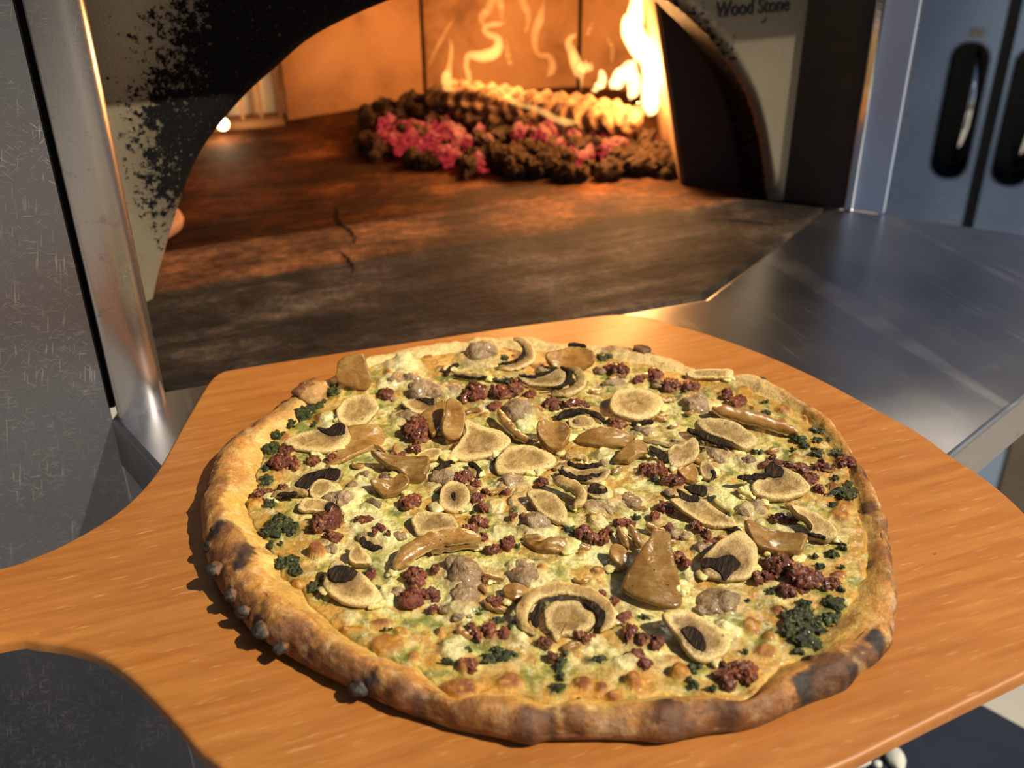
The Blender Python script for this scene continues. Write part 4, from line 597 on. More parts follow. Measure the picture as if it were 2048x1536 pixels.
# hearth: landing in front of the mouth and the oven floor behind it
HP = [(-.214, .565), (.136, .686), (.268, .857), (.29, .90), (.36, 1.08), (.28, 1.32), (-.1, 1.36), (-.45, 1.25), (-.56, 1.0), (-.50, .76), (-.30, .66), (-.255, .60)]
def hearth():
    P = crom(HP[3:11], 60, closed=False).tolist(); P = [HP[11]] + HP[:3] + P
    xs = np.linspace(-.6, .45, 90); V = []; F = []
    # fan of strips: sample lines between the front and the back boundary
    return P
HPp = hearth()
def grid_poly(P, z, n=70):
    """fill a star-shaped polygon with rings so that it can carry a smooth attribute"""
    P = crom(P, 260) if False else np.array(P, float)
    # densify
    Q = []
    for i in range(len(P)):
        a, b = P[i], P[(i + 1) % len(P)]; m = max(1, int(np.linalg.norm(b - a) / .006))
        Q += [a + (b - a) * t for t in np.linspace(0, 1, m, endpoint=False)]
    Q = np.array(Q); c = np.array([-.05, .92]); m = len(Q); V = [(*c, z)]
    for r in range(1, n + 1): V += [(*(c + (q - c) * r / n), z) for q in Q]
    Fc = [(0, 1 + i, 1 + (i + 1) % m) for i in range(m)]
    for r in range(n - 1):
        for i in range(m):
            j = (i + 1) % m; Fc.append((1 + r * m + i, 1 + (r + 1) * m + i, 1 + (r + 1) * m + j, 1 + r * m + j))
    V += [(*q, z - .03) for q in Q]; b = 1 + n * m; t = 1 + (n - 1) * m
    for i in range(m): j = (i + 1) % m; Fc.append((t + i, b + i, b + j, t + j))
    return V, Fc
V, Fc = grid_poly(HPp, ZS)
fr = []
for v in V:
    d = float((np.array(v[:2]) - A0) @ ND); fr.append(sstep(-.045, .015, d))
Va = np.array(V, float)
wob = fbm(Va[:, 0], Va[:, 1], 0, 22, 3) * .0011
Va[:, 2] -= np.abs(wob) * (Va[:, 2] > ZS - .001)
hearth_o = part('hearth', Va.tolist(), Fc, MAT['hearth'], smooth=True, attrs={'front': fr}, label='scorched brown stone hearth with pale ash streaks')
def strip(pts, w, z, seed=0):
    P = crom(pts, 40, closed=False); V = []; Fc = []
    rnd = random.Random(seed)
    for i, p in enumerate(P):
        t = P[min(i + 1, len(P) - 1)] - P[max(i - 1, 0)]; t /= np.linalg.norm(t); nrm = np.array([-t[1], t[0]])
        ww = w * (.35 + .65 * math.sin(math.pi * i / (len(P) - 1))) * rnd.uniform(.6, 1.3); j = rnd.uniform(-.0012, .0012)
        V += [(*(p + nrm * (ww + j)), z), (*(p + nrm * (j - ww)), z)]
    for i in range(len(P) - 1): Fc.append((2 * i, 2 * i + 1, 2 * i + 3, 2 * i + 2))
    return V, Fc
for pts, w in (([(-.152, .878), (-.150, .868), (-.146, .845), (-.130, .815), (-.125, .795)], .0013), ([(-.136, .778), (-.131, .771), (-.124, .755), (-.119, .738)], .0012), ([(.16, .84), (.19, .835), (.22, .825), (.235, .83)], .0008)):
    part('crack', *strip(pts, w, ZS + .0006, 3), MAT['black'], parent=None).parent = hearth_o
# steel shelf around the hearth
def off(p, q): return (p[0] + q[0], p[1] + q[1])
SHELF = [(-.2372, .5305), (-.165, .440), (.155, .398), (.242, .481), (.307, .542), (.56, .779), (.52, .749), (.4167, .7983), (.2886, .8596), (.272, .858), (.139, .682), (-.213, .561), (-.235, .555)]
SHELF = [(-.2372, .5305), (-.165, .440), (.155, .398), (.242, .481), (.307, .542), (.50, .7225), (.47, .7728), (.4167, .7983), (.2886, .8596), (.271, .8585), (.1385, .683), (-.213, .5625), (-.236, .556)]
shelf_o = part('shelf', *prism(SHELF, ZS - .034, ZS, .003), MAT['shelf'], smooth=False, label='brushed steel landing shelf with folded front edge')
# the space under the shelf
UB = [(-.19, .57), (-.10, .53), (.06, .53), (.19, .70), (.27, .82), (.20, .88), (-.19, .72)]
part('base_cabinet', *prism(UB, -.93, ZS - .036), MAT['bin'])
# left corner post and the tall scratched panel beside it
def post():
    # profile in (u, d): rounded front corners
    prof = []
    u0, u1, d0, d1 = .004, .0325, .004, -.050; r = .013
    for a in np.linspace(math.pi, math.pi / 2, 4): prof.append((u0 + .003 + .003 * math.cos(a), d0 - .003 + .003 * math.sin(a)))
    for a in np.linspace(math.pi / 2, 0, 8): prof.append((u1 - r + r * math.cos(a), d0 - r + r * math.sin(a)))
    prof += [(u1, d1), (u0, d1)]
    V = []; n = len(prof); zs = (ZS, .62)
    for z in zs: V += [(*fu(u, d, B0), z) for u, d in prof]
    Fc = [(i, (i + 1) % n, n + (i + 1) % n, n + i) for i in range(n)] + [tuple(range(n - 1, -1, -1)), tuple(range(n, 2 * n))]
    return V, [f[::-1] for f in Fc]
cp = part('corner_post', *post(), MAT['steel'], smooth=True, label='rounded steel corner post')
m = cp.modifiers.new('edge', 'EDGE_SPLIT'); m.split_angle = math.radians(40)
c = fu(-.30, -.006, B0); part('side_panel', *obox((c[0], c[1], -.155), (*TD, 0), (*ND, 0), (0, 0, 1), .600, .012, 1.55), MAT['panel'], label='dull steel side panel covered in fine scratches')
c = fu(.002, -.004, B0); part('seam', *obox((c[0], c[1], .31), (*TD, 0), (*ND, 0), (0, 0, 1), .0035, .006, .62), MAT['black'])
# right flank: sooty flare, bright trim and a flat jamb
D0 = np.array([.2886, .8596]); DD = np.array([.9021, -.4315]); DN = np.array([-.4315, -.9021])
fl0 = fu(.011); fl1 = D0
V = [(*fl0, ZS), (*fl1, ZS), (*fl1, .62), (*fl0, .62), (*(fl0 + [0, .03]), ZS), (*(fl1 + [.0, .03]), ZS), (*(fl1 + [0, .03]), .62), (*(fl0 + [0, .03]), .62)]
part('flank_panel', V, [(0, 1, 2, 3), (7, 6, 5, 4), (0, 3, 7, 4), (1, 5, 6, 2), (3, 2, 6, 7), (0, 4, 5, 1)], noisy('sooty_flank', [(0, (.008, .006, .004)), (.5, (.022, .016, .010)), (.8, (.05, .036, .022)), (1, (.11, .09, .06))], 26, 6, .45, .3, .001, 200, jitter=False), label='dark soot-stained flank panel')
c = D0 + DD * .003 + DN * .002; tr = part('trim_strip', *obox((c[0], c[1], .307), (*DD, 0), (*DN, 0), (0, 0, 1), .008, .006, .626), MAT['chrome'], label='bright steel trim strip'); bevel(tr, .002, 3)
c = D0 + DD * .019 - DN * .004; bevel(part('jamb', *obox((c[0], c[1], .307), (*DD, 0), (*DN, 0), (0, 0, 1), .026, .008, .626), MAT['jamb'], label='flat steel jamb'), .001)
ca = D0 + DD * .031 - DN * .006; cd = np.array([.30, .954]); cn = np.array([.954, -.30]); cc = ca + cd * .26
part('outer_casing', *obox((cc[0], cc[1], .307), (*cd, 0), (*cn, 0), (0, 0, 1), .50, .006, .626), MAT['steel'], label='steel side casing')
# inner walls of the oven, each firebrick slab a piece of its own
WL = [(-.262, .70), (-.43, .80), (-.50, .97), (-.40, 1.09), (-.330, 1.13)]
WB = [(-.245, 1.150), (-.098, 1.248), (.085, 1.285), (.25, 1.21), (.345, 1.06)]
def slab(a, b, z0, z1, th=.03, gap=.0015):
    a, b = np.array(a), np.array(b); d = (b - a) / np.linalg.norm(b - a); nn = np.array([-d[1], d[0]])
    a = a + d * gap; b = b - d * gap; c = (a + b) / 2 + nn * th / 2
    return obox((c[0], c[1], (z0 + z1) / 2), (*d, 0), (*nn, 0), (0, 0, 1), np.linalg.norm(b - a), th, z1 - z0)
for W in (WL, WB):
    for a, b in zip(W[:-1], W[1:]):
        d_ = (np.array(b) - a) / np.linalg.norm(np.array(b) - a); o_ = np.array([-d_[1], d_[0]]) * .031
        part('backing', *slab(a + o_ - d_ * .02, b + o_ + d_ * .02, ZS - .01, .30, .008), MAT['black'])
        bevel(part('wall_slab', *slab(a, b, ZS - .01, .30), MAT['firebrick']), .002)
V, Fc = prism([(-.54, .69), (-.27, .70), (.22, .90), (.31, .93), (.36, 1.34), (-.54, 1.34)], .30, .34); part('dome_ceiling', V, Fc, MAT['firebrick'])
# leaning slab that closes the right side of the fire
xb, yb = .157, .928
V = [(xb, yb, ZS), (xb + .155, yb, ZS), (xb + .10, yb, .32), (xb - .068, yb, .32), (xb, yb + .15, ZS), (xb + .155, yb + .15, ZS), (xb + .10, yb + .15, .32), (xb - .068, yb + .15, .32)]
bevel(part('leaning_slab', V, [(0, 1, 2, 3), (5, 4, 7, 6), (4, 0, 3, 7), (1, 5, 6, 2), (3, 2, 6, 7), (4, 5, 1, 0)], MAT['firebrick'], label='leaning firebrick slab beside the fire'), .002)
V = [(xb + .004, yb - .003, ZS), (xb + .15, yb - .003, ZS), (xb + .10, yb - .003, .30), (xb - .060, yb - .003, .30), (xb + .004, yb - .0005, ZS), (xb + .15, yb - .0005, ZS), (xb + .10, yb - .0005, .30), (xb - .060, yb - .0005, .30)]  # thin dark sheet added over the slab front, standing in for its shade
part('slab_shade_plate', V, [(0, 1, 2, 3), (5, 4, 7, 6), (4, 0, 3, 7), (1, 5, 6, 2), (3, 2, 6, 7), (4, 5, 1, 0)], noisy('slab_shade_dark', [(0, (.010, .004, .002)), (.5, (.022, .009, .004)), (1, (.05, .02, .009))], 14, 4, .7, .3, .001, 120, jitter=False), label='dark sheet painting shade onto the front of the leaning slab')
# pale barred vent at the back left, on a low ledge
va, vb = np.array([-.330, 1.125]), np.array([-.247, 1.148]); vd = (vb - va) / np.linalg.norm(vb - va); vn = np.array([vd[1], -vd[0]])
vent = part('vent', *slab(va - vn * .02, vb - vn * .02, -.004, .30, .012), MAT['glow'], label='pale barred vent at the back of the oven')
c = (va + vb) / 2; L = np.linalg.norm(vb - va)
part('ledge', *obox((c[0], c[1], -.0035), (*vd, 0), (*vn, 0), (0, 0, 1), L, .03, .008), MAT['firebrick'])
for k in range(5):
    q = va + vd * (L * (.04 + .23 * k)); b_ = part('bar', *obox((q[0] + vn[0] * .004, q[1] + vn[1] * .004, .028), (*vd, 0), (*vn, 0), (0, 0, 1), .0035 if k else .005, .006, .054), MAT['firebrick']); b_.parent = vent
q = c + vn * .004; part('bar', *obox((q[0], q[1], .053), (*vd, 0), (*vn, 0), (0, 0, 1), L, .006, .004), MAT['firebrick']).parent = vent

# small oven lamp beside the vent
tl = NT('lamp_glass'); tl.set(Base_Color=(.9, .8, .6), Roughness=.3); tl.b.inputs['Emission Color'].default_value = (1, .78, .42, 1); tl.b.inputs['Emission Strength'].default_value = 6.0
import bmesh as _bm
_b = _bm.new(); _bm.ops.create_uvsphere(_b, u_segments=16, v_segments=10, radius=.0065)
lampV = [(v.co.x - .300, v.co.y + 1.095, v.co.z + .0065) for v in _b.verts]; lampF = [tuple(v.index for v in f.verts) for f in _b.faces]; _b.free()
part('oven_lamp', lampV, lampF, tl.m, smooth=True, label='small lit oven lamp')
ll = bpy.data.lights.new('oven_lamp_light', 'POINT'); ll.energy = .10; ll.color = (1.0, .72, .40); ll.shadow_soft_size = .007
lw_ = bpy.data.objects.new('oven_lamp_light', ll); COL.objects.link(lw_); lw_.location = (-.298, 1.083, .016)
# ------------------------------------------------------------------ fire
def tube(pts, seg=12, n=40, wob=.0, seed=0):
    P = crom(pts, n, closed=False); V = []; Fc = []; N = len(P); rnd = random.Random(seed)
    ph = rnd.uniform(0, 6)
    for i, (x, y, z, r) in enumerate(P):
        t = P[min(i + 1, N - 1)][:3] - P[max(i - 1, 0)][:3]; t /= np.linalg.norm(t) + 1e-9
        a = np.cross(t, [0, 1, 0]); a /= np.linalg.norm(a) + 1e-9; b = np.cross(t, a)
        r = max(r, .0004) * (min(1, .3 + 6 * min(i, N - 1 - i) / N))
        for k in range(seg):
            an = 2 * math.pi * k / seg
            V.append(np.array([x, y + wob * math.sin(ph + i * .35), z]) + a * r * math.cos(an) + b * r * .8 * math.sin(an))
    for i in range(N - 1):
        for k in range(seg): l = (k + 1) % seg; Fc.append((i * seg + k, i * seg + l, (i + 1) * seg + l, (i + 1) * seg + k))
    Fc += [tuple(range(seg - 1, -1, -1)), tuple(range((N - 1) * seg, N * seg))]
    return V, Fc
fire = empty('fire', 'yellow and orange flames licking up over the embers', 'fire', (.03, 1.05, .03))
FLV = Vector(fire.location)
for i, (c, pts) in enumerate(FLAMES):
    V, Fc = tube([(p[0] / 1000, p[1] / 1000, p[2] / 1000, p[3] / 1000 * (1.0 if c == 'w' else 1.08)) for p in pts], 12, 44, .003, i)
    mesh_obj('flame', [Vector(v) - FLV for v in V], Fc, MAT['fl' + c], fire)
def ico(sub):
    import bmesh
    bm = bmesh.new(); bmesh.ops.create_icosphere(bm, subdivisions=sub, radius=1.0)
    V = np.array([v.co[:] for v in bm.verts]); Fc = [tuple(v.index for v in f.verts) for f in bm.faces]; bm.free(); return V, Fc
ICO = {k: ico(k) for k in (2, 3, 4)}
def lump_mesh(sub, sx, sy, sz, amp, freq, seed, ridged=False, oct=3, flat=None):
    V, Fc = ICO[sub]; r = np.zeros(len(V)); a = amp; f = freq
    for o in range(oct):
        nv = vnoise(V[:, 0] * f + seed * 3.1, V[:, 1] * f + seed * 1.7, V[:, 2] * f, seed + o) * 2 - 1
        r += a * (1 - 2 * np.abs(nv) if ridged else nv); a *= .5; f *= 2.1
    W = V * (1 + r)[:, None] * [sx, sy, sz]
    if flat is not None: W[:, 2] = np.maximum(W[:, 2], flat)
    return W, Fc
# ember bed: lumps of coal heaped from the left to the slab on the right
bed = empty('ember_bed', 'heap of ashy coals and pink glowing embers under the flames', 'embers', (.01, 1.03, ZS))
BLo = Vector(bed.location); protos = [lump_mesh(3, 1, 1, .8, .55, 1.9, s, True, 4) for s in range(6)]
pm = {}
rnd = random.Random(5)
for i in range(290):
    t = rnd.random(); v = rnd.random() ** .8                     # t along the heap, v from its front foot to its crest
    ax = -.145 + .295 * t; ay = 1.075 - .105 * t
    hgt = .042 * math.sin(math.pi * min(max(t * .86 + .10, 0), 1)) ** .6
    wid = .030 + .055 * math.sin(math.pi * min(t + .12, 1))
    y = ay - wid * (1 - v) + .035 * v; z = ZS + .003 + hgt * v * (.9 if t < .75 else .75)
    x = ax + rnd.uniform(-.006, .006); s = rnd.uniform(.0040, .0100)
    glow = (.16 < v < .62 and (.03 < t < .42)) and rnd.random() < .72 or (.35 < v < .75 and .55 < t < .92 and rnd.random() < .68) or (.5 < v < .8 and .3 < t < .6 and rnd.random() < .4)
    key = (rnd.randrange(6), glow)
    if key not in pm:
        o = mesh_obj('ember' if glow else 'coal', *protos[key[0]], MAT['ember' if glow else 'coal'], bed); pm[key] = o.data
    else:
        o = bpy.data.objects.new('ember' if glow else 'coal', pm[key]); COL.objects.link(o); o.parent = bed
    o.location = Vector((x, y, z)) - BLo; o.scale = (s, s, s * rnd.uniform(.7, 1.0)); o.rotation_euler = (rnd.uniform(0, 6), rnd.uniform(0, 6), rnd.uniform(0, 6))
def log_mesh(a, b, r):
    a, b = np.array(a), np.array(b); d = b - a; L = np.linalg.norm(d); d /= L; s = np.cross(d, [0, 0, 1]); s /= np.linalg.norm(s); u = np.cross(s, d)
    V = []; Fc = []; N, K = 90, 40
    for i in range(N + 1):
        f = i / N; rr = r * min(1, .55 + 4 * min(f, 1 - f)) 
        for k in range(K):
            an = 2 * math.pi * k / K
            x = rr * (1 + .10 * math.sin(f * 95 + 2.2 * math.sin(3 * an)) + .22 * float(mnoise.noise(Vector((f * 9, 3 * math.cos(an), 3 * math.sin(an))))) )
            V.append(a + d * L * f + s * x * math.cos(an) + u * x * math.sin(an))
    for i in range(N):
        for k in range(K): l = (k + 1) % K; Fc.append((i * K + k, i * K + l, (i + 1) * K + l, (i + 1) * K + k))
    Fc += [tuple(range(K - 1, -1, -1)), tuple(range(N * K, N * K + K))]
    return V, Fc
lg = mesh_obj('firewood_log', *log_mesh((-.080, 1.075, .036), (.126, .998, .027), .021), MAT['log'])
tag(lg, 'thick charred log with ridged ash bark lying on the embers', 'log')
for k, (x, y, z, e, rr) in enumerate(((.120, .985, .085, 2.6, .02), (.0, 1.06, .10, 2.0, .03))):
    li = bpy.data.lights.new('fire_glow', 'POINT'); li.energy = e; li.color = (1.0, .46, .14); li.shadow_soft_size = rr
    lo_ = bpy.data.objects.new('fire_glow', li); COL.objects.link(lo_); lo_.location = (x, y, z)

# second round of dough, just inside the mouth on the left
def puck(r, h, seed):
    V = []; Fc = []; N = 72; prof = [(0, h * .75), (.55, h * .72), (.80, h * .92), (.90, h), (.97, h * .82), (1.0, h * .5), (.97, h * .18), (.90, 0), (0, 0)]
    for (s, z) in prof:
        for k in range(N):
            an = 2 * math.pi * k / N; q = r * s * (1 + .03 * math.sin(5 * an + seed) + .02 * math.sin(9 * an))
            V.append((q * math.cos(an), q * math.sin(an), z * (1 + .1 * math.sin(7 * an))))
    for i in range(len(prof) - 1):
        for k in range(N): l = (k + 1) % N; Fc.append((i * N + k, i * N + l, (i + 1) * N + l, (i + 1) * N + k))
    return V, Fc
tag(mesh_obj('flatbread', *puck(.072, .017, 1), MAT['dough'], loc=(-.345, .815, ZS + .0005)), 'pale pink rounded edge of a dough round inside the oven mouth', 'bread')

# ------------------------------------------------------------------ cabinet with recessed handles, standing behind the shelf
KC = 2.0
def cf(s, z, d=0.0):                                            # point on the cabinet front
    p = D0 + DD * s; q = np.array([p[0] * KC, p[1] * KC]) + DN * d; return (q[0], q[1], .32 + KC * (z - .32))
cab = empty('steel_cabinet', 'blue-grey steel cabinet with two doors behind the counter', 'cabinet', (*cf(.11, 0)[:2], -.93))
CL = Vector(cab.location)
def cpart(name, V, Fc, mat, parent=None, smooth=False, label=None):
    o = mesh_obj(name, [Vector(map(float, v)) - CL for v in V], Fc, mat, parent or cab, smooth=smooth)
    if label: o['label'] = label
    return o
zlo, zhi = -.86, .75
def zc(z): return (z - .32) / KC + .32
def rrect(s0, s1, z0, z1, r, n=6):
    out = []
    for cx, cz, a0 in ((s1 - r, z1 - r * 1.0, 0), (s0 + r, z1 - r, 90), (s0 + r, z0 + r, 180), (s1 - r, z0 + r, 270)):
        for k in range(n + 1):
            a = math.radians(a0 + 90 * k / n); out.append((cx + r * math.cos(a), cz + r * math.sin(a)))
    return out
def door_with_recess(s0, s1, h0, h1, r0, r1):
    """front sheet with a rounded hole, plus the recess pan"""
    hole = rrect(h0, h1, r0, r1, (h1 - h0) * .46); n = len(hole)
    z0, z1 = zc(zlo), zc(zhi); out = []
    for (s, z) in hole:                                          # project each hole point to the door's rectangle
        cx, cz = (h0 + h1) / 2, (r0 + r1) / 2; dx, dz = s - cx, z - cz; best = 1e9
        for lim, d in ((s1 - cx, dx), (s0 - cx, dx), (z1 - cz, dz), (z0 - cz, dz)):
            if abs(d) > 1e-9 and lim / d > 0: best = min(best, lim / d)
        out.append((cx + dx * best, cz + dz * best))
    V = [cf(s, z, .018) for s, z in out] + [cf(s, z, .018) for s, z in hole] + [cf(s, z, -.01) for s, z in out]
    Fc = []
    for i in range(n):
        j = (i + 1) % n; Fc.append((i, j, n + j, n + i)); Fc.append((j, i, 2 * n + i, 2 * n + j))
    R = [cf(s, z, .019) for s, z in rrect(h0 - .0008, h1 + .0008, r0 - .0008, r1 + .0008, (h1 - h0) * .47)]
    cx, cz = (h0 + h1) / 2, (r0 + r1) / 2
    V2 = R + [cf(s, z, .017) for s, z in hole] + [cf(cx + (s - cx) * .86, cz + (z - cz) * .96, -.035) for s, z in hole]
    F2 = []
    for a in (0, n):
        for i in range(n): j = (i + 1) % n; F2.append((a + i, a + j, a + n + j, a + n + i))
    F2.append(tuple(range(2 * n, 3 * n)))
    return (V, Fc), (V2, F2)
for (s0, s1, h0, h1, lab) in ((.028, .0945, .0615, .0895, 'left cabinet door with recessed bow handle'), (.1035, .170, .107, .135, 'right cabinet door with recessed bow handle')):
    (V, Fc), (V2, F2) = door_with_recess(s0, s1, h0, h1, .0345, .1415)
    d = cpart('door', V, Fc, MAT['door'], label=lab)
    rc = cpart('recess', V2, F2, MAT['darkrecess'], d, smooth=False)
    hp = []
    for k in range(15):
        f = k / 14; z = .043 + .089 * f; s = h0 + .0165 + .004 * math.sin(math.pi * f) + .002 * f; q = cf(s, z, -.030 + .055 * math.sin(math.pi * f) ** .7)
        hp.append((*q, .0052))
    cpart('handle', *tube(hp, 12, 40), MAT['chrome'], d, smooth=True, label='chrome bow handle')
    V, Fc = obox(cf(h0 + .0155, .1485, .0185), (*DD, 0), (*DN, 0), (0, 0, 1), .022, .0015, .012); cpart('nameplate', V, Fc, MAT['steel'], d)
V, Fc = obox(cf(.099, zc((zlo + zhi) / 2), -.004), (*DD, 0), (*DN, 0), (0, 0, 1), .020, .02, zhi - zlo); cpart('divider', V, Fc, MAT['darkrecess'])
q0 = cf(.10, zc((zlo + zhi) / 2), -.21); V, Fc = obox(q0, (*DD, 0), (*DN, 0), (0, 0, 1), .30, .34, zhi - zlo + .1); cpart('carcass', V, Fc, MAT['darkrecess'])

# ------------------------------------------------------------------ dark bin below the peel with pale scraps on its lid
bx = [(.387, .694), (.20, .80), (-.02, .34), (.30, .16), (.60, .48)]
BZ = -.40
bx = [(.407, .674), (.33, .745), (.245, .56), (.30, .47), (.55, .528)]
bn = empty('storage_bin', 'dark navy plastic bin standing below the peel', 'bin', (.40, .60, -.93))
mesh_obj('body', [Vector(v) - bn.location for v in prism([(x, y) for x, y in bx], -.93, BZ - .02)[0]], prism(bx, -.93, BZ - .02)[1], MAT['bin'], bn, smooth=False)
cx, cy = np.mean(np.array(bx), 0); lid = [(cx + (x - cx) * 1.03, cy + (y - cy) * 1.03) for x, y in bx]
bevel(mesh_obj('lid', [Vector(v) - bn.location for v in prism(lid, BZ - .02, BZ)[0]], prism(lid, BZ - .02, BZ)[1], MAT['bin'], bn, smooth=False), .004)
for k, (x, y, sx, sy, lab) in enumerate(((.284, .604, .012, .007, 'rounded pale scrap on the navy bin lid'), (.318, .607, .008, .013, 'tallest upright pale scrap on the navy bin lid'), (.3005, .600, .004, .004, 'tiny round pale crumb between two larger scraps'), (.300, .618, .008, .005, 'greyish flat scrap farthest back on the navy bin lid'))):
    W, Fc = lump_mesh(3, sx, sy, .004, .15, 1.5, 40 + k); tag(mesh_obj('food_scrap', W, Fc, MAT['crumb'], loc=(x, y, BZ + .003)), lab, 'food scrap', group='pale scraps on the bin lid')

# ------------------------------------------------------------------ the peel
PEEL = [(-.2418, .3874), (-.2305, .3945), (-.2196, .4037), (-.2059, .4208), (-.1981, .4356), (-.193, .453), (-.1904, .4714), (-.1893, .5023), (-.1874, .5455), (-.1858, .5636), (-.1819, .5736), (-.1735, .5779), (-.1349, .5906), (-.0728, .6095), (-.0076, .6294), (.0434, .643), (.0711, .6484), (.0912, .6448), (.1099, .6322), (.1366, .6119), (.1636, .5858), (.1877, .5565), (.2086, .5248), (.2275, .4946), (.237, .4709), (.2478, .4475), (.2544, .4215), (.256, .395), (.252, .365), (.241, .338), (.226, .322), (.2075, .3117), (.1704, .2929), (.1469, .2809), (.1181, .2665), (.06, .243), (0, .219), (-.04, .207), (-.075, .218), (-.095, .248), (-.1108, .2699), (-.1203, .2777), (-.1337, .2921), (-.1475, .306), (-.1617, .3191), (-.1753, .3288), (-.1902, .3349), (-.2064, .3382), (-.2212, .3376), (-.30, .310), (-.50, .229), (-.515, .232), (-.525, .247), (-.523, .262), (-.51, .272), (-.32, .351)]
def make_peel():
    P = crom(PEEL, 420); r, h = .0022, .006
    V, Fc = prism(P.tolist(), -h, 0.0, r); return V, Fc
V, Fc = make_peel(); pv = Vector((.03, .44, -.006))
peel = mesh_obj('pizza_peel', [Vector(v) - pv for v in V], Fc, MAT['peel'], loc=pv, smooth=True)
m = peel.modifiers.new('edge', 'EDGE_SPLIT'); m.split_angle = math.radians(35)
tag(peel, 'orange-brown wooden pizza peel with a handle under the baked pizza', 'pizza peel')

# ------------------------------------------------------------------ the pizza
PZ = np.array([.012, .437]); pizza = empty('pizza', 'round baked pizza with mushrooms, onion, sausage, bacon and greens', 'pizza', (PZ[0], PZ[1], .0005))
OUTm = np.array(OUT) / 1000 - PZ; INNm = np.array(INN) / 1000 - PZ
def polar(P, n):
    Q = crom(P, 900); a = np.arctan2(Q[:, 1], Q[:, 0]); r = np.linalg.norm(Q, axis=1); o = np.argsort(a); a, r = a[o], r[o]
    th = np.linspace(-math.pi, math.pi, n, endpoint=False)
    return th, np.interp(th, np.concatenate([a - 2 * math.pi, a, a + 2 * math.pi]), np.tile(r, 3))
NA = 760
TH, RO = polar(OUTm, NA); _, RI = polar(INNm, NA)
RI = np.minimum(RI, RO - .006); RI = RI + fbm(np.cos(TH) * 9, np.sin(TH) * 9, 0, 1.0, 3, 5) * .006
RI = np.minimum(RI, RO - .005)
CHL = .0090                                                     # cheese level
MK = np.array([(m[1] / 1000 - PZ[0], m[2] / 1000 - PZ[1], m[3] / 1000, m[4] / 1000, m[5] / 1000) for m in MARKS])
MKk = [m[0] for m in MARKS]
LU = [(l[0], l[1] / 1000 - PZ[0], l[2] / 1000 - PZ[1], l[3] / 1000, l[4] / 1000, l[5]) for l in LUMPS]
def falloff(x, y, cx, cy, rx, ry, wob=.35, seed=0):
    """1 in the middle of a blotch, 0 outside, with a ragged outline"""
    d = np.sqrt(((x - cx) / rx) ** 2 + ((y - cy) / ry) ** 2)
    near = d < 2.2; out = np.zeros_like(d)
    if near.any():
        dn = d[near] + wob * fbm(x[near], y[near], 0, 240, 3, seed)
        out[near] = 1 - sstep(.55, 1.1, dn)
    return out
def lerp(c, col, f): return c + (np.array(col) - c) * np.clip(f, 0, 1)[:, None]
def cheese_surface(x, y, edge):
    z = CHL + .0010 * fbm(x, y, 0, 60, 4, 2) + .0006 * fbm(x, y, 0, 200, 3, 9)
    n1 = fbm(x, y, 0, 55, 4, 21); n2 = fbm(x, y, 0, 130, 4, 33); n3 = fbm(x, y, 0, 330, 3, 41)
    c = np.tile(np.array([.70, .57, .165]), (len(x), 1))
    n4 = fbm(x, y, 0, 85, 5, 61); n5 = fbm(x, y, 0, 520, 2, 71)
    c = lerp(c, (.86, .78, .34), sstep(-.04, .22, n1 + .3 * n2))
    c = lerp(c, (.42, .40, .075), sstep(.0, .26, -n2) * .7)
    c = lerp(c, (.40, .20, .042), sstep(.04, .24, n4 + .10 * (1 - edge)) * .6)
    c = lerp(c, (.16, .19, .035), sstep(.20, .38, -n2 - .25 * n1) * .75)
    c = lerp(c, (.56, .27, .04), sstep(.18, .34, n2 - .4 * n1) * .75)
    c = lerp(c, (.34, .24, .06), sstep(.20, .36, n3) * .5)
    c = lerp(c, (.85, .78, .48), sstep(.24, .38, -n3) * .5)
    c = lerp(c, (.07, .09, .02), sstep(.44, .52, n5) * .8)
    # towards the crust the sauce browns
    eb = sstep(.86, 1.0, edge)
    c = lerp(c, (.56, .27, .035), sstep(.78, .98, edge) * (.55 + 1.1 * n1 + .8 * n2))
    for i, (k, cx, cy, rx, ry, hf) in enumerate(LU):
        if k == 'w':
            f = falloff(x, y, cx, cy, rx, ry * .9, .3, i); z = z + f * .0030 * hf; c = lerp(c, (.88, .80, .40), f * .75 * np.clip(1.0 - 1.3 * n3 - .8 * n4, .2, 1))
        elif k == 'c':
            f = falloff(x, y, cx, cy, rx, ry * .9, .3, i); z = z + f * .0030 * hf
            c = lerp(c, (.54, .235, .024), f * .95); c = lerp(c, (.27, .07, .010), np.clip(f * 1.4 - .40, 0, 1) * np.clip(.45 + hf * .5 + 1.5 * n2, 0, 1))
            c = lerp(c, (.70, .40, .07), sstep(.14, .3, n3) * f * .5)
        elif k == 'p':
            f = falloff(x, y, cx, cy, rx * 1.9, ry * 1.6, .7, i); c = lerp(c, (.13, .15, .026), f * .75 * np.clip(.8 + 1.2 * n2, .1, 1)); z = z + f * .0006
        elif k == 'b':
            f = falloff(x, y, cx, cy, rx * 1.35, ry * 1.15, .4, i); c = lerp(c, (.38, .15, .05), f * .7); z = z + f * .0012
        elif k == 's':
            f = falloff(x, y, cx, cy, rx * 1.25, ry * 1.1, .3, i); c = lerp(c, (.60, .46, .22), f * .6); z = z + f * .0022
    return z, c
